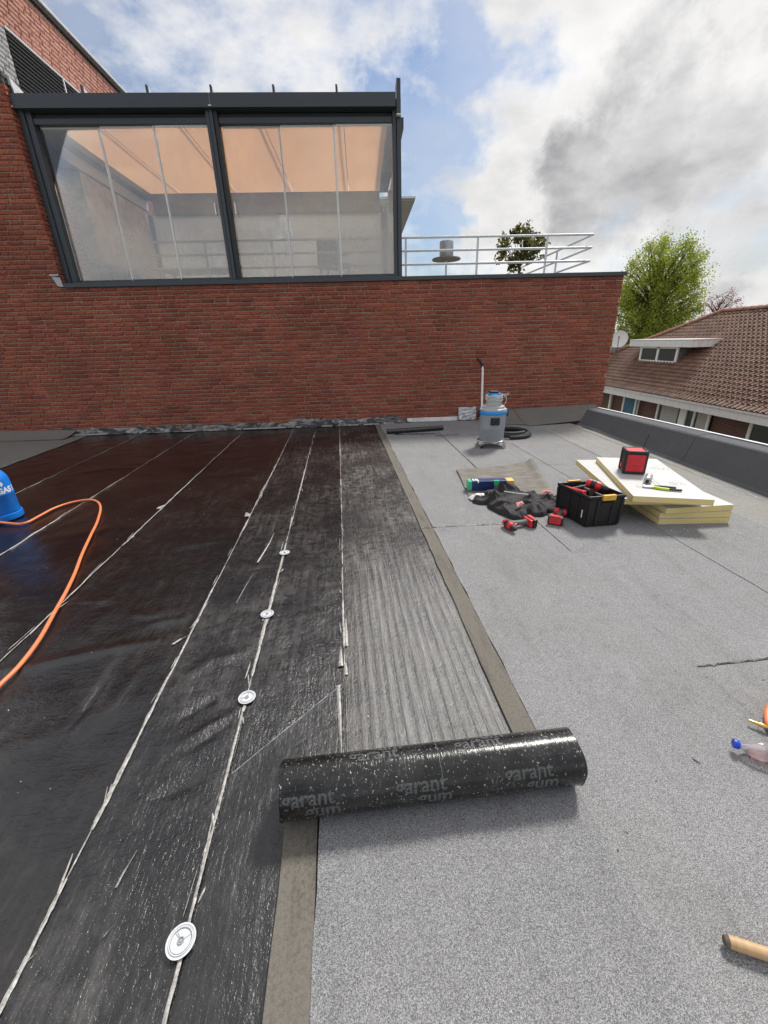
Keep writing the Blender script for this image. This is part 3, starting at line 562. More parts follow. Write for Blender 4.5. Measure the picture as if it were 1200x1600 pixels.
# ------------------------------------------------------------------ brick building
bld = thing('brick_building', 'red brick building wall with dark coping behind the flat roof', 'building', (0, WY, 0))
off = Vector((0, -WY, 0))
def P(mb, name, mat, parent, **k):
    o = mb.build(name, mat, parent, **k); return o
CH, BL, JT = 0.0675, 0.22, 0.0115
ZT = 2.425
wall = MB()
wall.box(-9.5, 4.672, WY + 0.017, WY + 0.33, -6.19, ZT)                        # lower front wall
wall.box(-9.5, -4.887, WY + 0.017, 13, ZT, 6.50)                              # tall wing
wall = wall.build('wall', 'mortar', bld, loc=off)
M_side = MB().box(-9.4, 4.66, WY + 0.331, 17.9, -6.19, 2.38).build('rear_wall', 'far_brick', bld, loc=off)
MB().box(-4.8, 4.64, WY + 0.332, 17.8, 2.381, 2.40).build('terrace_floor', 'deck', bld, loc=off)

def brick_geo(L, Hh, D, r_):
    j = lambda s_: r_.uniform(-s_, s_)
    back = [(0, D, 0), (L, D, 0), (L, D, Hh), (0, D, Hh)]
    mid = [(0 + j(.003), 0.011 + j(.003), j(.003)), (L + j(.003), 0.011 + j(.003), j(.003)), (L + j(.003), 0.008 + j(.003), Hh + j(.003)), (j(.003), 0.008 + j(.003), Hh + j(.003))]
    c = 0.007
    fr = [(c + abs(j(.006)), j(.004), c + abs(j(.008))), (L / 2 + j(.05), j(.004), c + abs(j(.011))), (L - c - abs(j(.008)), j(.004), c + abs(j(.008))), (L - c + j(.003), j(.003), Hh - c + j(.003)), (L / 2 + j(.03), j(.003), Hh - c + j(.004)), (c + j(.003), j(.003), Hh - c + j(.003))]
    v = back + mid + fr
    f = [(0, 1, 5, 4), (1, 2, 6, 5), (2, 3, 7, 6), (3, 0, 4, 7), (4, 5, 10, 9, 8), (5, 6, 11, 10), (6, 7, 13, 12, 11), (7, 4, 8, 13), (8, 9, 12, 13), (9, 10, 11, 12)]
    return v, f
def proj_area(p, n, A):
    d = p - np.array([0, 0, CAMH]); zc = float(d @ (RW @ [0, 0, 1])); 
    if zc <= 0: return 0
    x = 600 + F * float(d @ (RW @ [1, 0, 0])) / zc; y = 800 + F * float(d @ (RW @ [0, 1, 0])) / zc
    if not (0 < x < 1200 and 0 < y < 1600): return 0
    return F * F * A * abs(float(np.dot(n, d))) / zc ** 3
bricks = []   # (matrix-kind, origin, length, material)
rb = random.Random(5)
def layrow(z, x0, x1, face, row, matf):
    x = x0 - (0.0, 0.11, 0.055, 0.165)[row % 4] + rb.uniform(-0.02, 0.02)
    while x < x1 - 0.03:
        L = BL - JT + rb.uniform(-0.006, 0.006)
        if rb.random() < 0.05: L = 0.105
        a, b = max(x, x0), min(x + L, x1)
        if b - a > 0.03: bricks.append((face, a, b - a, z, matf(a, z)))
        x += L + JT
row = 0; z = ZT - 37 * CH
while z < 6.45:
    zb = z + JT / 2
    if z + CH < ZT + 0.001: layrow(zb, -8.2, 4.68, 'F', row, lambda a, z_: 'brick')
    else: layrow(zb, -8.2, -4.875, 'F', row, lambda a, z_: 'brick_slate' if 4.93 < z_ else 'brick')
    if z > 2.35:
        def ms(a, z_): return 'brick_slate' if (a < 8.30 and 4.93 < z_ < 5.07) else ('brick_grey' if (a < 8.33 and 5.07 <= z_ < 5.72) else ('brick_light' if z_ > 5.0 else 'brick'))
        segs = [(7.956, 13.0)]
        if 5.0 < z < 5.76: segs = [(7.956, 8.335), (12.2, 13.0)]
        for a, b in segs: layrow(zb, a, b, 'S', row, ms)
    row += 1; z += CH
scored = []
for i, (face, a, L, zb, mt) in enumerate(bricks):
    if face == 'F': p = np.array([a + L / 2, WY, zb + 0.028]); n = np.array([0, -1, 0])
    else: p = np.array([-4.87, a + L / 2, zb + 0.028]); n = np.array([1, 0, 0])
    vis = True
    if face == 'S' and zb < 5.0: vis = False
    scored.append((proj_area(p, n, L * 0.056) if vis else 0, i))
top300 = set(i for s_, i in sorted(scored, reverse=True)[:290])
variants = {}
masses = {}
for i, (face, a, L, zb, mt) in enumerate(bricks):
    rz = 0.0 if face == 'F' else math.pi / 2
    dj = rb.uniform(-0.003, 0.003)
    if i in top300:
        key = (round(L / 0.02), rb.randint(0, 3), mt)
        if key not in variants:
            v, f = brick_geo(key[0] * 0.02 if L < 0.19 else 0.209, CH - JT, 0.05, rb); me = bpy.data.meshes.new('brick'); me.from_pydata(v, [], f); me.materials.append(M[mt]); variants[key] = me
        o = bpy.data.objects.new('brick', variants[key]); C.objects.link(o); o.parent = wall
        if face == 'F': o.location = (a, dj, zb)
        else: o.location = (-4.87 + dj, a - WY, zb); o.rotation_euler = (0, 0, rz)
        o.location = Vector(o.location) - Vector((0, 0, 0)) + (Vector((0, WY, 0)) if True else Vector())
    else:
        v, f = brick_geo(L, CH - JT, 0.05, rb)
        if face == 'F': v = [(x + a, y + dj + WY, z_ + zb) for x, y, z_ in v]
        else: v = [(-4.87 + dj - y, x + a, z_ + zb) for x, y, z_ in v]
        masses.setdefault(mt, MB()).add(v, f)
for mt, mb in masses.items(): stuff(mb.build('brick_courses', mt, wall))
# copings, sill
cop = MB().box(0.80, 4.71, WY - 0.028, WY + 0.36, ZT + 0.004, ZT + 0.064)
cop.build('coping', 'anthracite', bld, bevel=0.004, loc=off)
MB().box(-4.99, -4.82, WY + 0.0, 13.02, 6.503, 6.56).build('roof_edge', 'anthracite_dark', bld, loc=off); MB().box(-4.97, -4.79, WY + 0.0, 13.03, 6.563, 6.60).build('roof_trim', 'fin_light', bld, loc=off)
# louvre in the side wall of the tall wing
lv = MB().box(-4.98, -4.8845, 8.34, 12.2, 5.0, 5.76).build('louvre', 'louvre_void', bld, loc=off)
for i in range(13):
    zq = 5.03 + i * 0.056
    mb = MB(); mb.add([(-4.8835, 8.35, zq + 0.006), (-4.866, 8.35, zq), (-4.866, 8.35, zq + 0.009), (-4.8835, 8.35, zq + 0.015), (-4.8835, 12.2, zq + 0.006), (-4.866, 12.2, zq), (-4.866, 12.2, zq + 0.009), (-4.8835, 12.2, zq + 0.015)],
        [(0, 1, 2, 3), (4, 7, 6, 5), (0, 4, 5, 1), (1, 5, 6, 2), (2, 6, 7, 3), (3, 7, 4, 0)]); mb.build('slat', 'slat_grey', lv)
MB().box(-4.93, -4.86, 8.345, 12.2, 5.762, 5.785).build('louvre_frame', 'fin_light', lv)
for yq in (9.58, 10.9): MB().box(-4.93, -4.862, yq, yq + 0.03, 5.0, 5.76).build('louvre_mullion', 'fin_light', lv)
MB().add([(-4.866, 8.06, 4.98), (-4.866, 8.5, 4.98), (-4.866, 8.06, 5.10), (-4.83, 8.06, 4.98), (-4.83, 8.5, 4.98), (-4.83, 8.06, 5.10)], [(0, 1, 2), (3, 5, 4), (0, 3, 4, 1), (0, 2, 5, 3), (1, 4, 5, 2)]).build('lead_soaker', 'fin_light', bld, loc=off)

# ------------------------------------------------------------------ glass veranda
ver = thing('glass_veranda', 'dark framed glass veranda with orange awning on top of brick wall', 'veranda', (-2, 8.15, 2.43))
vo = Vector((2, -8.15, -2.43))
def V(mb, name, mat, parent=None, **k): return mb.build(name, mat, parent or ver, loc=vo if parent is None else None, **k)
V(MB().box(-4.83, 0.797, WY - 0.030, 8.32, ZT + 0.004, ZT + 0.066), 'sill', 'anthracite', bevel=0.004)
V(MB().box(-4.70, 0.655, 8.10, 8.24, 2.492, 2.530), 'bottom_track', 'anthracite', bevel=0.003)
for a, b in ((-4.865, -4.785), (-4.782, -4.70)): V(MB().box(a, b, 8.07 if a < -4.8 else 8.10, 8.25, 2.493, 4.80), 'post', 'anthracite', bevel=0.004)
for a, b, y in ((-2.155, -2.105, 8.07), (-2.098, -2.048, 8.06), (-2.041, -1.985, 8.08)): V(MB().box(a, b, y, 8.25, 2.493, 4.80), 'post', 'anthracite' if y < 8.08 else 'anthracite_dark', bevel=0.004)
for a, b in ((0.657, 0.715), (0.722, 0.785)): V(MB().box(a, b, 8.06 if a > 0.7 else 8.09, 8.25, 2.493, 4.86), 'post', 'anthracite', bevel=0.004)
for a, b in ((-4.69, -2.16), (-1.98, 0.65)):
    V(MB().box(a, b, 8.11, 8.23, 4.59, 4.66), 'head_rail', 'anthracite', bevel=0.003); V(MB().box(a, b, 8.15, 8.23, 4.665, 4.72), 'head_track', 'anthracite_dark', bevel=0.003); V(MB().box(a, b, 8.13, 8.23, 4.725, 4.79), 'head_track', 'anthracite_dark', bevel=0.003)  # darker track colour also carries the shadow of the recess
g1 = [(8.0, 4.735), (8.0, 4.90), (8.02, 4.905), (8.02, 4.79), (8.26, 4.79), (8.26, 4.735)]
for a, b in ((-4.89, -2.052), (-2.046, 0.70)):
    mb = MB(); n = len(g1); v = [(a, y, z_) for y, z_ in g1] + [(b, y, z_) for y, z_ in g1]
    mb.add(v, [(i, n + i, n + (i + 1) % n, (i + 1) % n) for i in range(n)] + [tuple(range(n)), tuple(range(2 * n - 1, n - 1, -1))]); V(mb, 'gutter', 'anthracite')
MBc = MB().box(-4.895, -4.86, 7.99, 8.0, 4.745, 4.76).box(-2.07, -2.03, 7.988, 7.998, 4.745, 4.76); V(MBc, 'gutter_clip', 'white_print')
V(MB().box(0.715, 0.775, 7.985, 8.25, 4.65, 5.05), 'end_plate', 'anthracite', bevel=0.003); V(MB().box(0.712, 0.778, 7.983, 8.05, 4.634, 4.647), 'end_clip', 'white_print')
for xq in (-4.86, -3.87, -2.95, -2.03, -1.12, -0.19):
    v = [(xq, 8.05, 4.90), (xq, 8.05, 5.01), (xq, 8.40, 4.88), (xq, 8.40, 4.86), (xq + .028, 8.05, 4.90), (xq + .028, 8.05, 5.01), (xq + .028, 8.40, 4.88), (xq + .028, 8.40, 4.86)]
    V(MB().add(v, [(0, 1, 2, 3), (4, 7, 6, 5), (0, 4, 5, 1), (1, 5, 6, 2), (2, 6, 7, 3), (3, 7, 4, 0)]), 'rafter_end', 'anthracite')
    V(MB().add([(xq + .030, 8.07, 4.90), (xq + .030, 8.07, 5.0), (xq + .030, 8.39, 4.885), (xq + .034, 8.07, 4.90), (xq + .034, 8.07, 5.0), (xq + .034, 8.39, 4.885)], [(0, 1, 2), (3, 5, 4), (0, 2, 5, 3), (1, 4, 5, 2), (0, 3, 4, 1)]), 'rafter_cover', 'fin_light')
for xq in (-3.78, -2.55, -1.33, -0.09): V(MB().box(xq - 0.011, xq + 0.011, 8.27, 11.4, 4.765, 4.80), 'rafter', 'anthracite')
V(MB().box(-4.86, 0.78, 8.27, 11.4, 4.825, 4.835), 'roof_pane', 'roof_glass')
aw = MB(); ny = 12
for a, b in ((-4.46, -3.80), (-3.79, -2.57), (-2.56, -1.34), (-1.33, -0.10), (-0.09, 0.58)):
    for k in range(ny):
        y0, y1 = 8.29 + 3.0 * k / ny, 8.29 + 3.0 * (k + 1) / ny; s0 = 0.010 * math.sin(math.pi * k / ny); s1 = 0.010 * math.sin(math.pi * (k + 1) / ny)
        aw.add([(a, y0, 4.612 - s0), (b, y0, 4.612 - s0), (b, y1, 4.612 - s1), (a, y1, 4.612 - s1)], [(0, 1, 2, 3)])
V(aw, 'awning', 'awning')
V(MB().box(-4.86, -4.46, 8.27, 11.38, 4.50, 4.70), 'side_beam', 'zinc', bevel=0.01); V(MB().box(-4.46, 0.60, 11.31, 11.45, 4.23, 4.62), 'rear_beam', 'zinc'); V(MB().box(-4.868, -4.60, 8.27, 11.38, 4.30, 4.49), 'side_beam', 'fin_light', bevel=0.01)
V(MB().box(0.60, 0.78, 8.27, 11.45, 4.62, 4.82), 'side_beam', 'zinc'); V(MB().box(0.785, 0.87, 8.5, 11.45, 4.66, 4.80), 'side_gutter', 'anthracite')
V(MB().box(-4.60, 0.62, 11.39, 11.41, 2.42, 4.23), 'rear_pane', 'frosted'); V(MB().box(0.70, 0.712, 8.26, 11.39, 2.5, 4.62), 'side_pane', 'glass')
for xq in (-4.65, 0.64): V(MB().box(xq, xq + 0.09, 11.36, 11.46, 2.41, 4.23), 'post', 'anthracite')
V(MB().box(-4.866, -4.63, 8.9, 11.3, 2.95, 4.28), 'side_panel', simple('washed_wall', (0.52, 0.46, 0.40), 0.9, 0, 0.35, 7, 0.4))
# sliding glass panels with slim edge profiles
xs = [(-4.695, -3.825, 0), (-3.815, -2.995, 1), (-2.985, -2.16, 2), (-1.98, -1.11, 0), (-1.10, -0.262, 1), (-0.252, 0.652, 2)]
for a, b, k in xs:
    y = 8.20 - 0.025 * k
    gp = V(MB().box(a, b, y, y + 0.008, 2.535, 4.59), 'glass_panel', 'glass')
    if k < 2: MB().box(b - 0.006, b + 0.022, y - 0.014, y + 0.016, 2.536, 4.588).build('edge_profile', 'alu', gp)
    else: MB().box(a - 0.0, a + 0.012, y - 0.006, y + 0.014, 2.536, 4.588).build('edge_profile', 'alu', gp)
    MB().box(a + 0.001, b - 0.001, y - 0.006, y + 0.013, 2.531, 2.56).build('bottom_profile', 'anthracite', gp)
    MB().box(a + 0.03, b - 0.001, y - 0.004, y + 0.011, 4.565, 4.589).build('top_profile', 'alu', gp)
for xq in (-2.24, -1.92): V(MB().box(xq, xq + 0.018, 8.10, 8.125, 3.44, 3.60).box(xq + 0.003, xq + 0.015, 8.125, 8.155, 3.45, 3.47).box(xq + 0.003, xq + 0.015, 8.125, 8.155, 3.57, 3.59), 'handle', 'chrome')
# lead piece at the sill's left end
mb = MB(); pts = [(-4.99, 7.935, 2.60), (-4.86, 7.93, 2.58), (-4.84, 7.93, 2.44), (-4.93, 7.935, 2.455)]
mb.add(pts + [(x, y + 0.012, z_) for x, y, z_ in pts], [(0, 3, 2, 1), (4, 5, 6, 7), (0, 1, 5, 4), (1, 2, 6, 5), (2, 3, 7, 6), (3, 0, 4, 7)]); mb.box(-5.0, -4.86, 7.91, 7.95, 2.60, 2.625); V(mb, 'lead_corner', 'lead')

# ------------------------------------------------------------------ terrace: railing, vent, bush, furniture
rl = thing('terrace_railing', 'galvanised three-bar railing around the terrace above the brick wall', 'railing', (0, 8.45, 2.4))
ro = Vector((0, -8.45, -2.4))
for z_ in (3.145, 2.945, 2.735):
    mb = MB().tube([(-4.6, 8.45, z_), (4.27, 8.45, z_)], 0.019, 8); mb.build('rail', 'rail', rl, smooth=True, loc=ro)
    MB().tube([(4.27, 8.455, z_), (4.27, 15.6, z_)], 0.019, 8).build('rail', 'rail', rl, smooth=True, loc=ro)
for xq in (-3.75, -2.6, -1.45, -0.3, 0.89, 2.18, 3.44): MB().box(xq - 0.018, xq + 0.018, 8.444, 8.456, 2.4, 3.14).build('post', 'rail', rl, loc=ro)
for yq in (9.9, 12.2, 15.2): MB().box(4.262, 4.278, yq - 0.03, yq + 0.03, 2.4, 3.14).build('post', 'rail', rl, loc=ro)
vt = thing('roof_vent', 'grey cylindrical roof vent with wide flat collar behind the railing', 'vent', (2.11, 11.0, 2.4))
MB().lathe([(0.155, 0.83), (0.16, 0.84), (0.16, 1.15), (0.15, 1.165), (0.02, 1.17)], 28).build('vent_cap', 'lead', vt, smooth=True); MB().lathe([(0.10, 0.775), (0.32, 0.785), (0.335, 0.80), (0.32, 0.825), (0.10, 0.835)], 32).build('collar', 'granule_old', vt, smooth=True); MB().lathe([(0.022, 0.0), (0.022, 0.78)], 12).build('pole', 'rail', vt, smooth=True)
def leaves(center, rad, n, size, clumps, seed, shape=None, aspect=2.0, spread=0.32):
    r_ = np.random.default_rng(seed); cs = []
    while len(cs) < clumps:
        p = r_.uniform(-1, 1, 3); q = np.linalg.norm(p)
        if 0.35 < q < 1 and (shape is None or shape(p)): cs.append(p)
    cs = np.array(cs); ci = r_.integers(0, clumps, n); pos = cs[ci] + r_.normal(0, spread / 2.2, (n, 3)) * (0.6 + 0.8 * r_.random((clumps, 1))[ci])
    pos = np.array(center) + pos * np.array(rad)
    a = r_.normal(0, 1, (n, 3)); a /= np.linalg.norm(a, axis=1)[:, None]; b = r_.normal(0, 1, (n, 3)); b -= a * (a * b).sum(1)[:, None]; b /= np.linalg.norm(b, axis=1)[:, None]
    s_ = size * r_.uniform(0.6, 1.3, (n, 1)); v = np.stack([pos - a * s_ * aspect / 2, pos + b * s_ / 2, pos + a * s_ * aspect / 2, pos - b * s_ / 2], 1).reshape(-1, 3)
    f = np.arange(4 * n).reshape(n, 4); return v, f, cs
def leaf_obj(name, v, f, mat, parent, loc):
    me = bpy.data.meshes.new(name); me.from_pydata(v.tolist(), [], f.tolist()); me.materials.append(M[mat]); o = bpy.data.objects.new(name, me); C.objects.link(o); o.parent = parent; o.location = loc; return o
bu = thing('potted_shrub', 'dark evergreen potted shrub standing behind the terrace railing', 'shrub', (3.86, 11.0, 2.4))
v, f, cs = leaves((0, 0, 1.0), (0.56, 0.5, 0.46), 1700, 0.055, 60, 3, lambda p: p[2] > -0.9, 1.9, 0.22); leaf_obj('crown', v, f, 'leaf_dark', bu, (0, 0, 0))
mb = MB(); mb.tube([(0, 0, 0.3), (0.01, 0, 0.55), (0.0, 0.02, 0.75)], [0.028, 0.022, 0.018], 7)
for q in cs[:22]: mb.tube(spline([(0, 0.01, 0.6), (q[0] * 0.25, q[1] * 0.25, 0.8 + q[2] * 0.2), (q[0] * 0.52, q[1] * 0.46, 1.0 + q[2] * 0.42)], 3), [0.012, 0.011, .010, .009, .007, 0.005, 0.004], 5)
mb.build('trunk', 'bark', bu, smooth=True); MB().lathe([(0.15, 0.0), (0.2, 0.32), (0.21, 0.34), (0.18, 0.34), (0.17, 0.30), (0.01, 0.30)], 24).build('pot', 'pot', bu, smooth=True)
ch = thing('terrace_chair', 'black garden chair behind the right-hand veranda glass', 'chair', (-0.42, 9.1, 2.4), 0.4)
MB().box(-.25, .25, -.25, .25, .40, .45).build('seat', 'black_plastic', ch, bevel=0.015); MB().add([(-.25, .22, .46), (.25, .22, .46), (.2, .34, .95), (-.2, .34, .95), (-.25, .25, .46), (.25, .25, .46), (.2, .37, .95), (-.2, .37, .95)], [(0, 1, 2, 3), (4, 7, 6, 5), (0, 4, 5, 1), (1, 5, 6, 2), (2, 6, 7, 3), (3, 7, 4, 0)]).build('backrest', 'black_plastic', ch, bevel=0.01)
for a in (-.22, .22):
    for b in (-.22, .22): MB().tube([(a, b, 0), (a * .95, b * .95, .40)], 0.014, 8).build('leg', 'black_plastic', ch, smooth=True)
    MB().box(a - 0.03, a + .03, -.24, .24, .62, .65).build('armrest', 'black_plastic', ch, bevel=0.008)
tb = thing('terrace_table', 'low white table behind the left-hand veranda glass', 'table', (-3.0, 9.3, 2.4))
MB().box(-.7, .7, -.35, .35, .40, .44).build('table_top', 'white_paint', tb, bevel=0.008)
for a in (-.63, .63):
    for b in (-.29, .29): MB().box(a - .025, a + .025, b - .025, b + .025, 0, .40).build('leg', 'white_paint', tb)
rear = thing('rear_extension', 'pale rear house wall with flat roof overhang beyond the veranda', 'building', (-1, 14, 2.4))
MB().box(0.9, 2.0, 2.2, 3.5, 0, 2.17).build('wall', 'concrete', rear); MB().box(1.6, 1.72, -1.7, -1.58, 0, 2.19).build('post', 'anthracite', rear); MB().box(0.8, 2.49, -2.0, 3.6, 2.20, 2.245).build('roof_slab', 'planks', rear); MB().box(0.78, 2.51, -2.02, 3.62, 2.248, 2.29).build('roof_trim', 'rail', rear)

# ------------------------------------------------------------------ wall-foot flashings
fl_l = thing('crumpled_flashing', 'crumpled black bitumen flashing along the brick wall foot on the left', 'flashing', (-2.4, 7.9, 0))
nx = 420; mb = MB(); xq = np.linspace(-5.62, 0.98, nx)
prof = [(7.83, 0.006), (7.885, 0.012), (7.91, 0.05), (7.925, 0.10), (7.938, 0.15), (7.944, 0.165)]
vv = []
for i, x in enumerate(xq):
    top = 0.62 + 0.75 * float(fbm(np.array(x * 2.6), np.array(3.3), 3)) + (0.25 if x > -1.4 else 0); top *= min(1, (0.98 - x) / 0.5 + 0.15)
    for j, (y, z_) in enumerate(prof):
        a = 0.03 * float(fbm(np.array(x * 7), np.array(j * 0.9), 3)); b = 0.05 * float(fbm(np.array(x * 6 + 30), np.array(j * 0.8), 3)) * (j > 0)
        vv.append((x, min(7.947, y + a * (0.3 + j * .2)), max(0.008, z_ * top + b * (j > 1))))
n = len(prof); mb.add(vv, [(i * n + j, (i + 1) * n + j, (i + 1) * n + j + 1, i * n + j + 1) for i in range(nx - 1) for j in range(n - 1)])
mb.build('flashing_sheet', 'flashing', fl_l, smooth=True, loc=(2.4, -7.9, 0))
mb = MB()
for i in range(120):
    x0, x1 = -5.6 + 5.9 * i / 120, -5.6 + 5.9 * (i + 1) / 120; q0 = 0.02 * float(fbm(np.array(i * .3), np.array(1.), 3)); q1 = 0.02 * float(fbm(np.array((i + 1) * .3), np.array(1.), 3))
    if fbm(np.array(i * .21), np.array(7.7), 2) < 0.02: continue
    mb.add([(x0, 7.80 + q0, 0.016), (x1, 7.80 + q1, 0.016), (x1, 7.85 + q1, 0.034), (x0, 7.85 + q0, 0.034)], [(0, 1, 2, 3)])
mb.build('foil_edge', 'foil', fl_l, loc=(2.4, -7.9, 0))
def slope_sheet(name, label, x0, x1, yb0, yb1, zt0, zt1, zb0, zb1, mat):
    nx_ = 24; mb = MB(); vv = []
    for i in range(nx_ + 1):
        s_ = i / nx_; x = x0 + (x1 - x0) * s_; yb = yb0 + (yb1 - yb0) * s_; zt = zt0 + (zt1 - zt0) * s_; zb = zb0 + (zb1 - zb0) * s_
        for k in range(7):
            q = k / 6; y = yb + (7.944 - yb) * (q ** 0.85); z_ = zb + (zt - zb) * q ** 1.5 + 0.004 * float(fbm(np.array(x * 6), np.array(q * 4), 2)) * (0 < k < 6)
            vv.append((x, y, z_))
    top = len(vv); vv += [(x, y, z_ - 0.005) for x, y, z_ in vv]; fs = []
    for i in range(nx_):
        for k in range(6):
            a, b, c_, d_ = i * 7 + k, (i + 1) * 7 + k, (i + 1) * 7 + k + 1, i * 7 + k + 1; fs += [(a, b, c_, d_), (top + a, top + d_, top + c_, top + b)]
        fs += [(i * 7, top + i * 7, top + (i + 1) * 7, (i + 1) * 7)]
    mb.add(vv, fs); o = mb.build(name, mat, None, smooth=True); return tag(o, label, 'flashing')
slope_sheet('upstand_sheet', 'short grey felt upstand sheet at wall foot right behind vacuum', 2.31, 2.99, 7.40, 7.22, 0.20, 0.19, 0.024, 0.03, 'granule_old')
slope_sheet('upstand_sheet', 'long grey felt upstand sheet at wall foot next to parapet', 2.93, 4.55, 7.14, 7.40, 0.20, 0.24, 0.022, 0.07, 'granule_old')
o = slope_sheet('upstand_sheet', 'grey felt upstand sheet at the far left wall foot beside gas cylinder', -6.8, -5.35, 7.55, 7.50, 0.12, 0.10, 0.02, 0.02, 'granule_old')
o = MB().box(0.85, 1.83, 7.925, 7.944, 0.02, 0.095).build('wall_strip', 'weathered', bevel=0.004); tag(o, 'pale plaster strip along wall foot left of vacuum cleaner', 'strip')
def crumple(name, label, x0, x1, y, z0, z1, mat, amp=0.02, cat='foil'):
    mb = MB(); n = 14; vv = []
    for i in range(n + 1):
        for k in range(n + 1):
            x = x0 + (x1 - x0) * i / n; z_ = z0 + (z1 - z0) * k / n
            vv.append((x + 0.02 * random.uniform(-1, 1) * (k == n or k == 0), y - amp * abs(float(fbm(np.array(x * 17), np.array(z_ * 17), 3))) * 3 - (0.03 * (1 - k / n)), z_ + 0.012 * random.uniform(-1, 1) * (k == n)))
    mb.add(vv, [(i * (n + 1) + k, (i + 1) * (n + 1) + k, (i + 1) * (n + 1) + k + 1, i * (n + 1) + k + 1) for i in range(n) for k in range(n)])
    return tag(mb.build(name, mat), label, cat)
crumple('foil_patch', 'crumpled silver foil patch on wall foot left of the vacuum', 1.84, 2.18, 7.93, 0.03, 0.27, 'silver'); crumple('foil_patch', 'small silver foil patch just right of the vacuum at the wall', 2.40, 2.52, 7.38, 0.04, 0.22, 'silver')

# ------------------------------------------------------------------ the big roll
rlx = thing('roofing_roll', 'big black half-unrolled roofing felt roll with grey garant gum print', 'roll', U(0.2275, ROLL_V, 0.02), TH)
mb = MB(); NA = 96; HL = 0.505; xs_ = np.linspace(-HL, HL, 41)
prof = []
for k in range(NA + 26):
    a = -math.pi / 2 + 2 * math.pi * k / NA; prof.append((ROLL_R + (0.0015 if k > NA else 0) , a))
vv = []
for i, x in enumerate(xs_):
    for r_, a in prof[:NA]:
        rr_ = r_ * (1 + 0.010 * float(fbm(np.array(x * 3 + 5), np.array(a * 0.8 + 9), 2)) + 0.004 * math.sin(2 * a))
        vv.append((x + (0.004 * math.sin(3 * a) if i in (0, 40) else 0), math.cos(a) * rr_, ROLL_R + math.sin(a) * rr_))
mb.add(vv, [(i * NA + k, (i + 1) * NA + k, (i + 1) * NA + (k + 1) % NA, i * NA + (k + 1) % NA) for i in range(40) for k in range(NA)])
rb_ = mb.build('outer_wrap', 'roll', rlx, smooth=True)
for sx in (-1, 1):   # spiral ends
    mb = MB(); turns = 5; n = 200; vv = []
    for k in range(n + 1):
        a = -math.pi / 2 + turns * 2 * math.pi * k / n; r0 = 0.03 + (ROLL_R - 0.032) * k / n; vv += [(sx * (HL - 0.002), math.cos(a) * r0, ROLL_R + math.sin(a) * r0), (sx * (HL - 0.05), math.cos(a) * r0, ROLL_R + math.sin(a) * r0), (sx * (HL - 0.002), math.cos(a) * (r0 + 0.006), ROLL_R + math.sin(a) * (r0 + 0.006))]
    mb.add(vv, [(3 * k, 3 * k + 1, 3 * k + 4, 3 * k + 3) for k in range(n)] + [(3 * k, 3 * k + 3, 3 * k + 5, 3 * k + 2) for k in range(n)]); mb.build('wound_layers', 'roll_core', rlx, smooth=True)
def roll_text(s_, size, x0, a_base, flip=False, bold=0.0):
    me = cut_mesh(text_mesh(s_, size, bold), size * 0.16, 1)
    for v_ in me.vertices:
        x, y = v_.co.x, v_.co.y
        if flip: x, y = -x, -y
        a = a_base + y / ROLL_R; rr_ = ROLL_R * 1.004 + 0.0007
        v_.co = (x0 + x, -math.cos(a) * rr_, ROLL_R + math.sin(a) * rr_)
    me.materials.append(M['roll_print']); o = bpy.data.objects.new('print', me); C.objects.link(o); o.parent = rb_
for x0 in (-0.495, -0.135, 0.225): roll_text('garant', 0.066, x0, R(22), bold=0.0012); roll_text('gum', 0.066, x0 + 0.072, R(-5), bold=0.0012)
for x0 in (-0.06, 0.30): roll_text('garant', 0.066, x0 - 0.22, R(94), bold=0.0012); roll_text('gum', 0.066, x0 - 0.148, R(66) if False else R(118), bold=0.0012)
mb = MB(); vv = []
for k in range(40):
    a = R(-60) + R(220) * k / 39; vv += [(0.018 + 0.001 * math.sin(k), -math.cos(a) * (ROLL_R * 1.005 + 0.0005), ROLL_R + math.sin(a) * (ROLL_R * 1.005 + 0.0005)), (0.021 + 0.001 * math.sin(k * 1.3), -math.cos(a) * (ROLL_R * 1.005 + 0.0005), ROLL_R + math.sin(a) * (ROLL_R * 1.005 + 0.0005))]
mb.add(vv, [(2 * k, 2 * k + 1, 2 * k + 3, 2 * k + 2) for k in range(39)]); mb.build('chalk_line', 'roll_print', rb_)

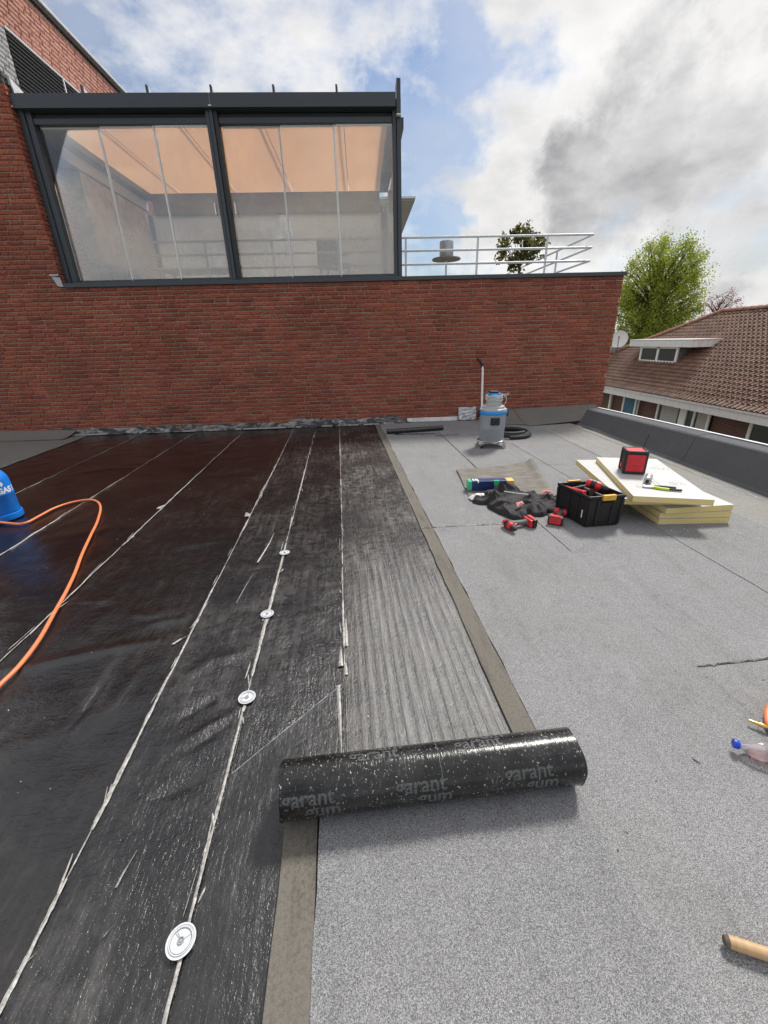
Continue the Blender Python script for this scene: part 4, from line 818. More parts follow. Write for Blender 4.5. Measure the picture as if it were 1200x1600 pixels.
# fixing discs
DL = ['largest white fixing disc, nearest the camera on the foil seam', 'white fixing disc on the seam left of the roofing roll', 'white fixing disc on the seam, second farthest from the camera', 'smallest white fixing disc, farthest along the foil seam']
disc_src = None
for k, (u, v) in enumerate([(-0.520, 0.622), (-0.509, 1.434), (-0.517, 2.056), (-0.506, 2.817)]):
    p = U(u, v, 0.012 + max(0.0, float(mh(np.array(u), np.array(v)))))
    if disc_src is None:
        d = thing('fixing_disc', DL[k], 'fixing disc', p, 0.5, 'fixing discs along the foil seam')
        MB().lathe([(0.036, 0.0), (0.038, 0.002), (0.038, 0.0035), (0.034, 0.0035), (0.033, 0.0022), (0.0315, 0.0022), (0.0305, 0.004), (0.028, 0.004), (0.027, 0.002), (0.001, 0.002)], 48).build('plate', 'disc_white', d)
        MB().lathe([(0.0085, 0.0021), (0.0085, 0.005), (0.0065, 0.005), (0.006, 0.0028), (0.0035, 0.0028), (0.003, 0.0042), (0.0005, 0.0042)], 24).build('screw_boss', 'disc_grey', d)
        for r1_, r2_ in ((0.0305, 0.0313), (0.0262, 0.0269)): MB().lathe([(r1_, 0.0021), (r1_, 0.0042), (r2_, 0.0042), (r2_, 0.0021)], 48, cap=False).build('ring_groove', 'disc_grey', d)
        for q in (0.0, 1.75, 1.95): MB().box(0.0085, 0.0262, -0.0006, 0.0006, 0.0021, 0.0030).build('rib', 'disc_grey', d, rot=(0, 0, q))
        disc_src = d
    else:
        d = disc_src.copy(); C.objects.link(d); d.location = p; d.rotation_euler = (0, 0, 0.5 + k); d['label'] = DL[k]
        for c_ in disc_src.children: e = c_.copy(); C.objects.link(e); e.parent = d

# ------------------------------------------------------------------ gas cylinder and hoses
gas = thing('gas_cylinder', 'blue gas cylinder with white lettering on the black roof at left edge', 'gas cylinder', (-3.50, 3.80, 0.008), 0)
GR = 0.150
gb = MB().lathe([(0.135, 0.045), (GR - .004, 0.062), (GR, 0.08), (GR, 0.235), (GR + .003, 0.24), (GR + .003, 0.252), (GR, 0.257), (GR, 0.36), (0.142, 0.40), (0.122, 0.44), (0.09, 0.468), (0.05, 0.485), (0.03, 0.487)], 48).build('body', 'blue_gas', gas, smooth=True)
MB().lathe([(0.150, 0.0), (0.162, 0.004), (0.165, 0.02), (0.162, 0.058), (0.150, 0.062), (0.148, 0.05), (0.148, 0.0)], 40, cap=False).build('foot_ring', 'blue_gas', gas, smooth=True)
mb = MB(); mb.lathe([(0.085, 0.46), (0.09, 0.47), (0.09, 0.58), (0.084, 0.58), (0.080, 0.47)], 32, cap=False); mb.build('collar', 'blue_gas', gas, smooth=True); MB().lathe([(0.02, 0.48), (0.02, 0.54), (0.03, 0.545), (0.03, 0.565), (0.01, 0.57)], 16).build('valve', 'brass', gas, smooth=True)
def wrap_text(body, size, amid, zb, parent, rad, mat, name='lettering', bold=0.0035):
    me = cut_mesh(text_mesh(body, size, bold), 0.012, 0); w = max(v_.co.x for v_ in me.vertices)
    for v_ in me.vertices:
        a = amid + (v_.co.x - w / 2) / rad; v_.co = (math.cos(a) * (rad + 0.0015), math.sin(a) * (rad + 0.0015), zb + v_.co.y)
    me.materials.append(M[mat]); o = bpy.data.objects.new(name, me); C.objects.link(o); o.parent = parent
A0 = math.atan2(-3.80, 3.425)      # direction towards the camera
wrap_text('IGAS I', 0.070, A0 + 0.66, 0.262, gb, GR, 'white_print')
mb = MB(); am = A0 + 0.52; vv = []
for da, zq in ((0, 0.322), (0.13, 0.346), (0, 0.376), (-0.13, 0.350)): vv.append((math.cos(am + da) * (GR + 0.0015), math.sin(am + da) * (GR + 0.0015), zq))
mb.add(vv, [(0, 1, 2, 3)]); mb.build('diamond_mark', 'white_print', gb)
mb = MB(); vv = []
for k in range(9):
    a = A0 + 0.12 + 0.055 * k; vv += [(math.cos(a) * 0.1425, math.sin(a) * 0.1425, 0.403), (math.cos(a) * 0.1275, math.sin(a) * 0.1275, 0.434)]
mb.add(vv, [(2 * k, 2 * k + 2, 2 * k + 3, 2 * k + 1) for k in range(8)]); mb.build('sticker', 'white_print', gb)
hp = [(-3.47, 3.90, 0.56), (-3.66, 3.74, 0.52), (-3.72, 3.62, 0.30), (-3.62, 3.66, 0.08)] + [(-3.271, 3.608, 0.022), (-3.146, 3.608, 0.022), (-3.135, 3.772, 0.022), (-3.129, 3.967, 0.022), (-3.055, 4.117, 0.022), (-2.922, 4.175, 0.022), (-2.789, 4.103, 0.022), (-2.646, 3.909, 0.022), (-2.476, 3.561, 0.022), (-2.349, 3.24, 0.022), (-2.216, 2.91, 0.022), (-2.089, 2.623, 0.022), (-1.99, 2.372, 0.022), (-1.912, 2.146, 0.022), (-1.828, 1.903, 0.022), (-1.784, 1.706, 0.022), (-1.779, 1.572, 0.022), (-1.788, 1.444, 0.022)] + [(-2.0, 1.1, 0.02), (-2.6, 0.8, 0.02)]
o = MB().tube(spline(hp, 8), 0.011, 10).build('gas_hose', 'hose_orange', None, smooth=True); tag(o, 'orange rubber gas hose curling over the black membrane', 'hose')

# ------------------------------------------------------------------ right edge: torch, hose, bottle, stick
tor = thing('gas_torch', 'roofing gas torch with brass tip at the right edge above bottle', 'torch', (1.493, 1.112, 0.036), math.atan2(-0.05, 0.055))
rx = Matrix.Rotation(math.pi / 2, 4, 'Y')
MB().lathe([(0.004, 0.0), (0.005, 0.005), (0.0065, 0.03), (0.009, 0.034), (0.009, 0.05), (0.006, 0.054), (0.006, 0.066), (0.009, 0.068), (0.009, 0.08)], 14, rx).build('brass_tip', 'brass', tor, smooth=True)
MB().lathe([(0.010, 0.078), (0.013, 0.085), (0.013, 0.20), (0.010, 0.21)], 14, rx).build('handle', 'black_rubber', tor, smooth=True); MB().lathe([(0.006, 0.20), (0.006, 0.55)], 12, rx).build('lance', 'brass', tor, smooth=True)
MB().lathe([(0.03, 0.55), (0.032, 0.56), (0.032, 0.68), (0.028, 0.68)], 20, rx).build('burner_bell', 'brass', tor, smooth=True)
o = MB().tube(spline([(2.213, 1.356, 0.032), (1.86, 1.284, 0.032), (1.719, 1.217, 0.032), (1.66, 1.184, 0.032), (1.615, 1.152, 0.032), (1.582, 1.121, 0.032), (1.557, 1.087, 0.032), (1.548, 1.053, 0.032), (1.582, 1.022, 0.032), (1.724, 1.025, 0.032)], 8), 0.012, 10).build('torch_hose', 'hose_orange', None, smooth=True); tag(o, 'short bend of orange hose at right edge above the brass tip', 'hose')
bt_ = thing('plastic_bottle', 'crumpled clear plastic drink bottle with blue cap lying at right edge', 'bottle', (1.335, 1.010, 0.016), math.atan2(-0.06, 0.13))
bm_ = Matrix.Translation((0, 0, 0.034)) @ Matrix.Rotation(math.pi / 2, 4, 'Y')
pr = [(0.0125, 0.016), (0.0125, 0.026), (0.016, 0.03), (0.026, 0.05), (0.033, 0.075), (0.034, 0.09), (0.0325, 0.10), (0.034, 0.11), (0.034, 0.15), (0.0325, 0.16), (0.034, 0.17), (0.034, 0.22), (0.028, 0.235), (0.006, 0.232)]
mb = MB().lathe(pr, 28, bm_, cap=False); r_ = random.Random(4)
mb.v = [(x, y + 0.006 * float(fbm(np.array(x * 30), np.array(z_ * 40), 2)) * (x > .03), z_ + 0.010 * float(fbm(np.array(x * 26 + 4), np.array(y * 40), 2)) * (x > .03)) for x, y, z_ in mb.v]
mb.build('bottle_body', 'bottle', bt_, smooth=True)
mb = MB().lathe([(r0 * 0.93, z0) for r0, z0 in pr[3:-1]], 24, bm_); mb.v = [(x, y, min(z_, 0.012)) for x, y, z_ in mb.v]; mb.build('red_drink', 'red_drink', bt_, smooth=True)
MB().lathe([(0.0155, 0.0), (0.0165, 0.002), (0.0165, 0.016), (0.015, 0.018)], 24, bm_).build('cap', 'cap_blue', bt_, smooth=True); MB().lathe([(0.0348, 0.112), (0.0348, 0.149)], 28, bm_, cap=False).build('bottle_label', 'bottle_label', bt_, smooth=True)
st = thing('wooden_stick', 'round wooden tool handle lying at the lower right edge', 'stick', (0.866, 0.497, 0.0365), math.atan2(-0.036, 0.096))
sm = Matrix.Rotation(math.pi / 2, 4, 'Y')
MB().lathe([(0.007, 0.0005), (0.012, 0.003), (0.0138, 0.010), (0.0146, 0.03), (0.0146, 1.3)], 20, None).build('shaft', 'wood', st, smooth=True, rot=(0, math.pi / 2, 0)); MB().lathe([(0.004, -0.001), (0.0105, 0.0), (0.0127, 0.004), (0.0141, 0.009)], 20, sm).build('worn_end', 'wood_end', st, smooth=True)

# ------------------------------------------------------------------ wet vacuum, wand, coil
vac = thing('wet_vacuum', 'grey wet vacuum cleaner with blue band on chrome castors', 'vacuum', (1.86, 5.85, 0.014), -0.1)
MB().lathe([(0.170, 0.10), (0.174, 0.105), (0.180, 0.27), (0.182, 0.275), (0.180, 0.28), (0.187, 0.455), (0.187, 0.47)], 48).build('drum', 'grey_plastic', vac, smooth=True)
MB().lathe([(0.186, 0.472), (0.195, 0.476), (0.198, 0.49), (0.197, 0.512), (0.19, 0.52)], 48).build('band', 'blue_plastic', vac, smooth=True)
MB().lathe([(0.188, 0.521), (0.185, 0.54), (0.16, 0.555), (0.155, 0.575), (0.14, 0.582), (0.11, 0.585)], 48).build('lid', 'light_grey_plastic', vac, smooth=True)
MB().lathe([(0.108, 0.586), (0.108, 0.64), (0.104, 0.66), (0.10, 0.72)], 40).build('motor_head', 'light_grey_plastic', vac, smooth=True); MB().lathe([(0.098, 0.70), (0.095, 0.735), (0.08, 0.755), (0.02, 0.757)], 36).build('motor_cap', 'blue_plastic', vac, smooth=True)
MB().box(-0.07, 0.05, -0.06, 0.06, 0.758, 0.782).build('top_handle', 'black_plastic', vac, bevel=0.008)
for s_ in (-1, 1): MB().box(s_ * 0.197 - 0.014, s_ * 0.197 + 0.014, -0.03, 0.03, 0.43, 0.53).build('latch', 'black_plastic', vac, bevel=0.006)
ip = MB().box(-0.062, 0.062, -0.205, -0.165, 0.335, 0.435).build('inlet', 'black_plastic', vac, bevel=0.012); MB().lathe([(0.034, -0.222), (0.034, -0.205), (0.026, -0.205), (0.024, -0.21)], 24, Matrix.Translation((0, -0.001, 0.385)) @ Matrix.Rotation(-math.pi / 2, 4, 'X') @ Matrix.Scale(1, 4), cap=False).build('inlet_ring', 'grip_grey', ip, smooth=True)
mb = MB(); r_ = random.Random(3)
for k in range(6):
    zc = 0.655 + 0.014 * k; mb.tube(spline([(math.cos(a) * (0.112 + r_.uniform(0, .008)), math.sin(a) * (0.112 + r_.uniform(0, .008)), zc + r_.uniform(-0.012, 0.012)) for a in np.linspace(0, 6.2, 12)], 4), 0.0042, 6)
mb.tube(spline([(0.10, -0.02, 0.74), (0.15, -0.04, 0.71), (0.16, -0.05, 0.64), (0.14, -0.04, 0.60)], 6), 0.0042, 6); mb.tube(spline([(0.09, 0, 0.72), (0.16, 0.0, 0.735), (0.21, 0.0, 0.75)], 6), 0.0042, 6); mb.tube(spline([(0.10, 0.0, 0.68), (0.15, 0.0, 0.70), (0.20, 0.0, 0.735)], 6), 0.0042, 6); mb.build('power_cable', 'cable', vac, smooth=True)
MB().lathe([(0.150, 0.075), (0.196, 0.078), (0.200, 0.085), (0.200, 0.10), (0.194, 0.104), (0.150, 0.104)], 40).build('trolley', 'chrome', vac, smooth=True)
for k in range(4):
    a = math.pi / 4 + k * math.pi / 2; c_ = (math.cos(a) * 0.225, math.sin(a) * 0.225)
    arm = MB().box(0.17, 0.235, -0.014, 0.014, 0.085, 0.098).build('castor_arm', 'chrome', vac, bevel=0.003, rot=(0, 0, a))
    MB().tube([(c_[0], c_[1], 0.088), (c_[0], c_[1], 0.05)], 0.016, 10).tube([(c_[0] - 0.016, c_[1], 0.03), (c_[0] - 0.016, c_[1], 0.075)], 0.007, 6).tube([(c_[0] + 0.016, c_[1], 0.03), (c_[0] + 0.016, c_[1], 0.075)], 0.007, 6).build('castor_fork', 'chrome', vac, smooth=True)
    MB().lathe([(0.010, -0.011), (0.026, -0.010), (0.029, -0.004), (0.029, 0.004), (0.026, 0.010), (0.010, 0.011)], 20, Matrix.Translation((c_[0], c_[1], 0.029)) @ Matrix.Rotation(0.6 * k + 1.2, 4, 'Z') @ Matrix.Rotation(math.pi / 2, 4, 'X')).build('castor_wheel', 'light_grey_plastic' if k % 2 else 'black_rubber', vac, smooth=True)
wd = thing('vacuum_wand', 'white vacuum wand leaning on the brick wall behind the vacuum', 'wand', (2.245, 7.70, 0.02))
MB().tube([(0, 0, 0.0), (0.0, 0.10, 0.5), (-0.0, 0.16, 0.93), (-0.012, 0.17, 0.985)], 0.020, 12).build('tube', 'white_paint', wd, smooth=True); MB().tube(spline([(-0.008, 0.168, 0.965), (-0.03, 0.175, 1.03), (-0.075, 0.18, 1.09), (-0.11, 0.19, 1.12)], 4), 0.021, 10).build('grip', 'black_plastic', wd, smooth=True)
pts = []
for k in range(70):
    a = 1.4 * math.pi + k / 69 * 4.3 * math.pi; rr_ = 0.30 - 0.045 * (k / 69); pts.append((2.36 + rr_ * 1.05 * math.cos(a), 6.48 + rr_ * math.sin(a), 0.045 + 0.055 * (k / 69) ** 1.5))
mb = MB().tube(pts, 0.030, 12); o = mb.build('vacuum_hose', 'black_rubber', None, smooth=True); tag(o, 'coiled black corrugated vacuum hose on roof behind the vacuum', 'hose')
sr = MB(); nn = 28; L_ = 1.0; vv = []
for i in range(21):
    for k in range(nn):
        a = 2 * math.pi * k / nn; rr_ = 0.040 + 0.0016 * float(fbm(np.array(i * .4), np.array(k * .3), 2)); vv.append((-L_ / 2 + L_ * i / 20, math.cos(a) * rr_, 0.042 + math.sin(a) * rr_))
sr.add(vv, [(i * nn + k, (i + 1) * nn + k, (i + 1) * nn + (k + 1) % nn, i * nn + (k + 1) % nn) for i in range(20) for k in range(nn)])
smr = thing('offcut_roll', 'thin dark rolled-up felt offcut lying along the wall foot', 'roll', (0.89, 7.02, 0.014), 0.15)
sr.build('outer_wrap', 'bit_matte', smr, smooth=True)
for s_ in (-1, 1): MB().lathe([(0.039, 0), (0.030, -0.004), (0.022, 0.0), (0.012, -0.02), (0.001, -0.02)], 24, Matrix.Translation((s_ * 0.498, 0, 0.042)) @ Matrix.Rotation(s_ * math.pi / 2, 4, 'Y'), cap=False).build('wound_end', 'roll_core', smr, smooth=True)

# ------------------------------------------------------------------ felt offcut mat
mt = MB(); A_, B_, C_, D_ = (np.array(q) for q in ((1.02, 3.70), (1.10, 4.70), (2.10, 4.86), (1.86, 3.72))); n = 30; vv = []
for i in range(n + 1):
    for k in range(n + 1):
        s_, q = i / n, k / n; p = (A_ * (1 - s_) + D_ * s_) * (1 - q) + (B_ * (1 - s_) + C_ * s_) * q
        lift = 0.035 * max(0, s_ - 0.55) ** 1.3 * (0.4 + q) * 3 * max(0, q - 0.35) + 0.030 * math.exp(-((s_ - 0.97) / 0.05) ** 2) * (0.4 + 0.6 * q) + 0.012 * max(0, 0.1 - s_) * 10 * q
        vv.append((p[0] + 0.01 * float(fbm(np.array(q * 5), np.array(s_ * 5), 2)), p[1], 0.020 + lift + 0.004 * abs(float(fbm(np.array(s_ * 8), np.array(q * 5), 3)))))
N1 = len(vv); vv2 = vv + [(x, y, z_ - 0.004) for x, y, z_ in vv]; ix = lambda i, k: i * (n + 1) + k
fs = [(ix(i, k), ix(i + 1, k), ix(i + 1, k + 1), ix(i, k + 1)) for i in range(n) for k in range(n)]; fs += [tuple(N1 + q for q in reversed(f_)) for f_ in fs]
for i in range(n): fs += [(ix(i, 0), N1 + ix(i, 0), N1 + ix(i + 1, 0), ix(i + 1, 0)), (ix(n, i), N1 + ix(n, i), N1 + ix(n, i + 1), ix(n, i + 1)), (ix(0, i), ix(0, i + 1), N1 + ix(0, i + 1), N1 + ix(0, i))]
t = NT('felt_underside'); p = t.pos(); a1 = t.noise(t.pos((5, 60, 5), 0.15), 1.0, 5, 0.7); a2 = t.noise(p, 7, 5, 0.6); a3 = t.noise(p, 60, 3)
c = t.mix(t.rng(a1, 0.35, 0.65), (0.085, 0.078, 0.068), (0.27, 0.245, 0.21)); c = t.mix(t.rng(a2, 0.4, 0.7, 0, 0.7), c, (0.11, 0.10, 0.085)); t.col(t.mix(t.rng(a3, 0.5, 0.8, 0, .5), c, (0.05, 0.047, 0.042))); t.rough(0.75); t.bump(a1, 0.5, 0.006); M['felt_under'] = t.m
o = MB().add(vv2, fs).build('felt_offcut', 'felt_under', None); smooth_by_angle(o.data, 0.8); tag(o, 'brownish curling square roofing felt offcut lying under the jacket', 'felt offcut')

# ------------------------------------------------------------------ carton, packet, jacket
cx = thing('carton_tube', 'long navy blue carton with green end lying on the felt offcut', 'carton', (1.29, 3.98, 0.026), -0.07)
MB().box(-0.195, 0.16, -0.05, 0.05, 0, 0.098).build('box', 'navy', cx, bevel=0.003); MB().box(-0.235, -0.196, -0.0505, 0.0505, -0.0005, 0.0985).build('end_cap', 'green', cx, bevel=0.003); MB().box(0.161, 0.235, -0.0505, 0.0505, -0.0005, 0.0985).build('amber_end', 'amber', cx, bevel=0.003)
MB().box(0.03, 0.085, -0.0515, -0.03, 0.05, 0.1005).build('label', 'green', cx); MB().lathe([(0.001, 0), (0.026, 0.0), (0.026, 0.0012), (0.02, 0.0012), (0.02, 0.0008), (0.001, 0.0008)], 24, Matrix.Translation((0.055, -0.0502, 0.034)) @ Matrix.Rotation(math.pi / 2, 4, 'X')).build('round_mark', 'grip_grey', cx)
MB().box(-0.14, -0.125, -0.0512, 0.02, 0.08, 0.0995).build('stripe', 'white_print', cx)
for k in range(2): MB().box(-0.185 + 0.03 * k, -0.165 + 0.03 * k, -0.03, 0.03, 0.0985, 0.0995).build('stripe', 'white_print', cx)
pk = thing('white_packet', 'small crumpled white packet next to the navy carton', 'packet', (1.11, 3.72, 0.026), 0.12)
mb = MB(); vv = []
for i in range(13):
    for k in range(9):
        s_, q = i / 12, k / 8; e = (math.sin(math.pi * s_) * math.sin(math.pi * q)) ** 0.5 if 0 < i < 12 and 0 < k < 8 else 0
        vv.append((-0.10 + 0.2 * s_, -0.04 + 0.08 * q, 0.003 + 0.045 * e + 0.02 * e * float(fbm(np.array(s_ * 7), np.array(q * 5), 3))))
mb.add(vv, [(i * 9 + k, (i + 1) * 9 + k, (i + 1) * 9 + k + 1, i * 9 + k + 1) for i in range(12) for k in range(8)]); po = mb.build('wrapper', 'white_print', pk, smooth=True); MB().lathe([(0.017, 0), (0.017, 0.0015), (0.012, 0.0015), (0.012, 0)], 16, Matrix.Translation((-0.04, -0.015, 0.043)), cap=False).build('mark', 'grip_grey', po)
jk = thing('black_jacket', 'crumpled black work jacket dropped on the roof beside the crate', 'jacket', (1.43, 3.52, 0.016), 0)
caps_ = [(1.11, 3.63, 1.26, 3.66, .062, .075), (1.26, 3.76, 1.24, 3.50, .10, .12), (1.24, 3.50, 1.31, 3.27, .085, .10), (1.36, 3.80, 1.43, 3.72, .085, .19), (1.38, 3.60, 1.66, 3.56, .14, .12), (1.44, 3.33, 1.72, 3.42, .085, .11), (1.72, 3.42, 1.72, 3.60, .085, .10), (1.33, 3.44, 1.50, 3.30, .085, .09), (1.74, 3.50, 1.86, 3.56, .06, .06), (1.50, 3.46, 1.60, 3.62, .09, .15)]
gx, gy = np.meshgrid(np.linspace(1.0, 1.98, 190), np.linspace(3.10, 3.95, 160), indexing='ij')
wx = gx + 0.09 * fbm(gx * 5, gy * 5, 3); wy = gy + 0.09 * fbm(gx * 5 + 40, gy * 5, 3); zj = np.zeros_like(gx); cov_ = np.zeros_like(gx)
def segd(x0, y0, x1, y1):
    tt = np.clip(((wx - x0) * (x1 - x0) + (wy - y0) * (y1 - y0)) / ((x1 - x0) ** 2 + (y1 - y0) ** 2 + 1e-9), 0, 1); return np.hypot(wx - x0 - tt * (x1 - x0), wy - y0 - tt * (y1 - y0)), tt
for x0, y0, x1, y1, r0, h0 in caps_:
    d_, tt = segd(x0, y0, x1, y1); cov_ = np.maximum(cov_, np.clip((r0 * 1.12 - d_) / 0.02, 0, 1)); zj = np.maximum(zj, 0.42 * h0 * np.sqrt(np.clip(1 - (d_ / (r0 * 1.1)) ** 2, 0, 1)))
rj = random.Random(21)
for k in range(46):                           # sharp cloth folds
    c0 = rj.choice(caps_); s_ = rj.random(); x0 = c0[0] + (c0[2] - c0[0]) * s_ + rj.gauss(0, c0[4] * 0.5); y0 = c0[1] + (c0[3] - c0[1]) * s_ + rj.gauss(0, c0[4] * 0.5)
    an = math.atan2(c0[3] - c0[1], c0[2] - c0[0]) + rj.gauss(0, 0.7); L = rj.uniform(0.08, 0.26); d_, tt = segd(x0 - math.cos(an) * L / 2, y0 - math.sin(an) * L / 2, x0 + math.cos(an) * L / 2, y0 + math.sin(an) * L / 2)
    zj += cov_ * rj.uniform(0.012, 0.042) * np.exp(-(d_ / rj.uniform(0.012, 0.022)) ** 1.3) * np.sin(np.pi * np.clip(tt, 0.12, 0.88)) * rj.choice((1, 1, 1, -0.45))
zj = np.clip(zj + cov_ * 0.010, 0, 0.16)
keep = zj > 0.003; ids = -np.ones(zj.shape, int); vv = []; fs = []
for i in range(zj.shape[0] - 1):
    for k in range(zj.shape[1] - 1):
        q = [(i, k), (i + 1, k), (i + 1, k + 1), (i, k + 1)]
        if any(keep[a] for a in q):
            for a in q:
                if ids[a] < 0: ids[a] = len(vv); vv.append((gx[a] - 1.43, gy[a] - 3.52, max(0.0, zj[a])))
            fs.append(tuple(ids[a] for a in q))
MB().add(vv, fs).build('jacket_cloth', 'jacket', jk, smooth=True)
for x, y, z_, a in ((-0.07, -0.20, 0.085, 0.6), (0.27, 0.03, 0.10, -0.2)): MB().add([(-0.05, -0.02, 0), (0.05, -0.012, 0.004), (0.055, 0.02, 0.012), (-0.03, 0.025, 0.012), (0, 0, 0.022)], [(0, 1, 4), (1, 2, 4), (2, 3, 4), (3, 0, 4), (3, 2, 1, 0)]).build('lining', 'pink', jk, loc=(x, y, z_), rot=(0.3, 0, a))
MB().tube(spline([(-0.13, 0.05, 0.125), (-0.04, -0.03, 0.13), (0.06, -0.06, 0.125)], 5), 0.006, 6).build('zip', 'cable', jk, smooth=True)

# ------------------------------------------------------------------ cordless tools
def drill(label, loc, rotz, tilt=0.0, scale=1.0, roll=0.0):
    d = thing('cordless_drill', label, 'drill', loc, rotz, 'red cordless drills'); d.rotation_euler = (roll, tilt, rotz); d.scale = (scale,) * 3
    ry = Matrix.Rotation(math.pi / 2, 4, 'X')
    hd = MB().lathe([(0.010, -0.062), (0.027, -0.055), (0.033, -0.03), (0.034, 0.03), (0.030, 0.055), (0.02, 0.062)], 24, Matrix.Translation((-0.105, 0, 0.036)) @ ry).build('motor_housing', 'red_plastic', d, smooth=True)
    MB().lathe([(0.0345, -0.02), (0.0352, -0.018), (0.0352, 0.016), (0.0345, 0.018)], 24, Matrix.Translation((-0.105, 0, 0.036)) @ ry, cap=False).build('collar', 'black_plastic', hd, smooth=True)
    MB().lathe([(0.024, 0.058), (0.024, 0.075), (0.018, 0.10), (0.008, 0.112)], 18, Matrix.Translation((-0.105, 0, 0.036)) @ ry).build('chuck', 'black_rubber', d, smooth=True)
    mb = MB(); mb.tube([(-0.085, 0.004, 0.036), (-0.05, 0.0, 0.036), (0.0, 0.0, 0.035), (0.045, 0.0, 0.036), (0.065, 0, 0.036)], [0.026, 0.021, 0.0195, 0.021, 0.028], 16); mb.build('handle', 'grip_grey', d, smooth=True)
    MB().box(-0.068, -0.045, -0.034, -0.016, 0.026, 0.046).build('trigger', 'red_plastic', d, bevel=0.004)
    MB().box(0.062, 0.085, -0.06, 0.05, 0.003, 0.070).build('battery_mount', 'red_plastic', d, bevel=0.008); MB().box(0.086, 0.128, -0.064, 0.055, 0.001, 0.073).build('battery', 'black_plastic', d, bevel=0.008); MB().box(0.092, 0.12, -0.05, 0.04, 0.0725, 0.0765).box(0.1275, 0.133, -0.05, 0.042, 0.010, 0.064).build('battery_panel', 'red_plastic', d)
    return d
drill('red cordless drill lying on its side in front of the jacket', (1.265, 3.045, 0.016), 0.22, 0, 1.0)
drill('red cordless drill lying against the black crate beside jacket', (1.640, 3.14, 0.018), 0.95 + math.pi, 0, 1.0)

# ------------------------------------------------------------------ crate
cr = thing('tool_crate', 'open black plastic tool crate with yellow latches and tools inside', 'crate', (1.784, 2.97, 0.016), 0)
Fc, Rc, Lc = Vector((0, 0, 0)), Vector((0.290, 0.018, 0)), Vector((-0.073, 0.306, 0)); Lc = Lc.normalized() * 0.36; Bc = Rc + Lc; ctr_ = Bc / 2
def ring(s_, z_): return [tuple(ctr_ + (q - ctr_) * s_ + Vector((0, 0, z_))) for q in (Fc, Rc, Bc, Lc)]
Hc = 0.275
mb = MB(); rings = [ring(0.96, 0), ring(1.0, 0.012), ring(1.05, Hc - 0.03), ring(1.08, Hc - 0.028), ring(1.085, Hc), ring(1.02, Hc), ring(1.01, Hc - 0.02), ring(0.95, 0.02)]
vv = [p for r0 in rings for p in r0]; fs = [(4 * i + k, 4 * i + (k + 1) % 4, 4 * (i + 1) + (k + 1) % 4, 4 * (i + 1) + k) for i in range(7) for k in range(4)] + [(3, 2, 1, 0), (28, 29, 30, 31)]
mb.add(vv, fs); mb.build('tub', 'black_plastic', cr, bevel=0.006)
ex = Rc.normalized(); ey = Lc.normalized()
def wallbox(base, along, outd, s0, s1, z0, z1, th, name, mat, parent=cr):
    mb = MB(); vv = []
    for z_ in (z0, z1):
        sc_ = 1.0 + 0.05 * z_ / Hc
        for s_, dd in ((s0, 0), (s1, 0), (s1, th), (s0, th)):
            p = ctr_ + (base + along * s_ - ctr_) * sc_ + outd * dd; vv.append((p.x, p.y, z_))
    mb.add(vv, [(0, 3, 2, 1), (4, 5, 6, 7), (0, 1, 5, 4), (1, 2, 6, 5), (2, 3, 7, 6), (3, 0, 4, 7)]); return mb.build(name, mat, parent, bevel=0.003)
oF = -ey; oL = -ex
for s0, s1 in ((0.0, 0.02), (0.07, 0.095), (0.195, 0.22), (0.27, 0.29)): wallbox(Fc, ex, oF, s0, s1, 0.015, Hc - 0.035, 0.010, 'rib', 'black_plastic')
wallbox(Fc, ex, oF, 0.10, 0.19, 0.19, 0.215, 0.012, 'handle', 'black_plastic'); wallbox(Fc, ex, oF, 0.095, 0.195, 0.02, 0.035, 0.008, 'rib', 'black_plastic')
for s0, s1 in ((0.0, 0.02), (0.10, 0.12), (0.20, 0.215), (0.34, 0.36)): wallbox(Fc, ey, oL, s0, s1, 0.015, Hc - 0.035, 0.009, 'rib', 'black_plastic')
wallbox(Fc, ey, oL, 0.045, 0.055, 0.07, 0.14, 0.004, 'sticker', 'white_print')
wallbox(Fc, ex, oF, 0.10, 0.20, Hc - 0.035, Hc + 0.010, 0.026, 'latch', 'yellow'); wallbox(Lc, ex, ey, 0.09, 0.20, Hc - 0.03, Hc + 0.010, 0.024, 'latch', 'yellow')
pb = lambda a, b, z_: Vector(cr.location) + ex * a + ey * b + Vector((0, 0, z_))
d = drill('red cordless impact driver standing upside down inside the crate', tuple(pb(0.13, 0.10, 0.10)), 0.4, 0, 1.05); d.rotation_euler = (0.5, 1.25, 1.2); d.location = pb(0.14, 0.17, 0.20)
o = MB().tube([pb(0.20, 0.05, 0.215), pb(0.17, 0.33, 0.235)], 0.020, 14).build('black_pipe', 'black_rubber', None, smooth=True); tag(o, 'black pipe lying across the inside of the tool crate', 'pipe')
o = MB().tube([pb(0.02, 0.28, 0.235), pb(0.20, 0.30, 0.25)], 0.016, 12).build('black_pipe', 'black_rubber', None, smooth=True); tag(o, 'short black rod at the back of the tool crate', 'pipe')
mm = Matrix.Translation(pb(0.02, 0.20, 0.23)) @ Matrix.Rotation(1.75, 4, 'Z') @ Matrix.Rotation(0.15, 4, 'Y')
o = MB().box(-0.13, 0.13, -0.018, 0.018, -0.02, 0.045, mat=mm).build('red_tool', 'red_plastic', None, bevel=0.006); 
w = MB().box(-0.12, 0.12, -0.0195, -0.0182, -0.004, 0.012, mat=mm).build('stripe', 'black_plastic', o); tag(o, 'long red tool sticking up at the left side of the crate', 'tool')
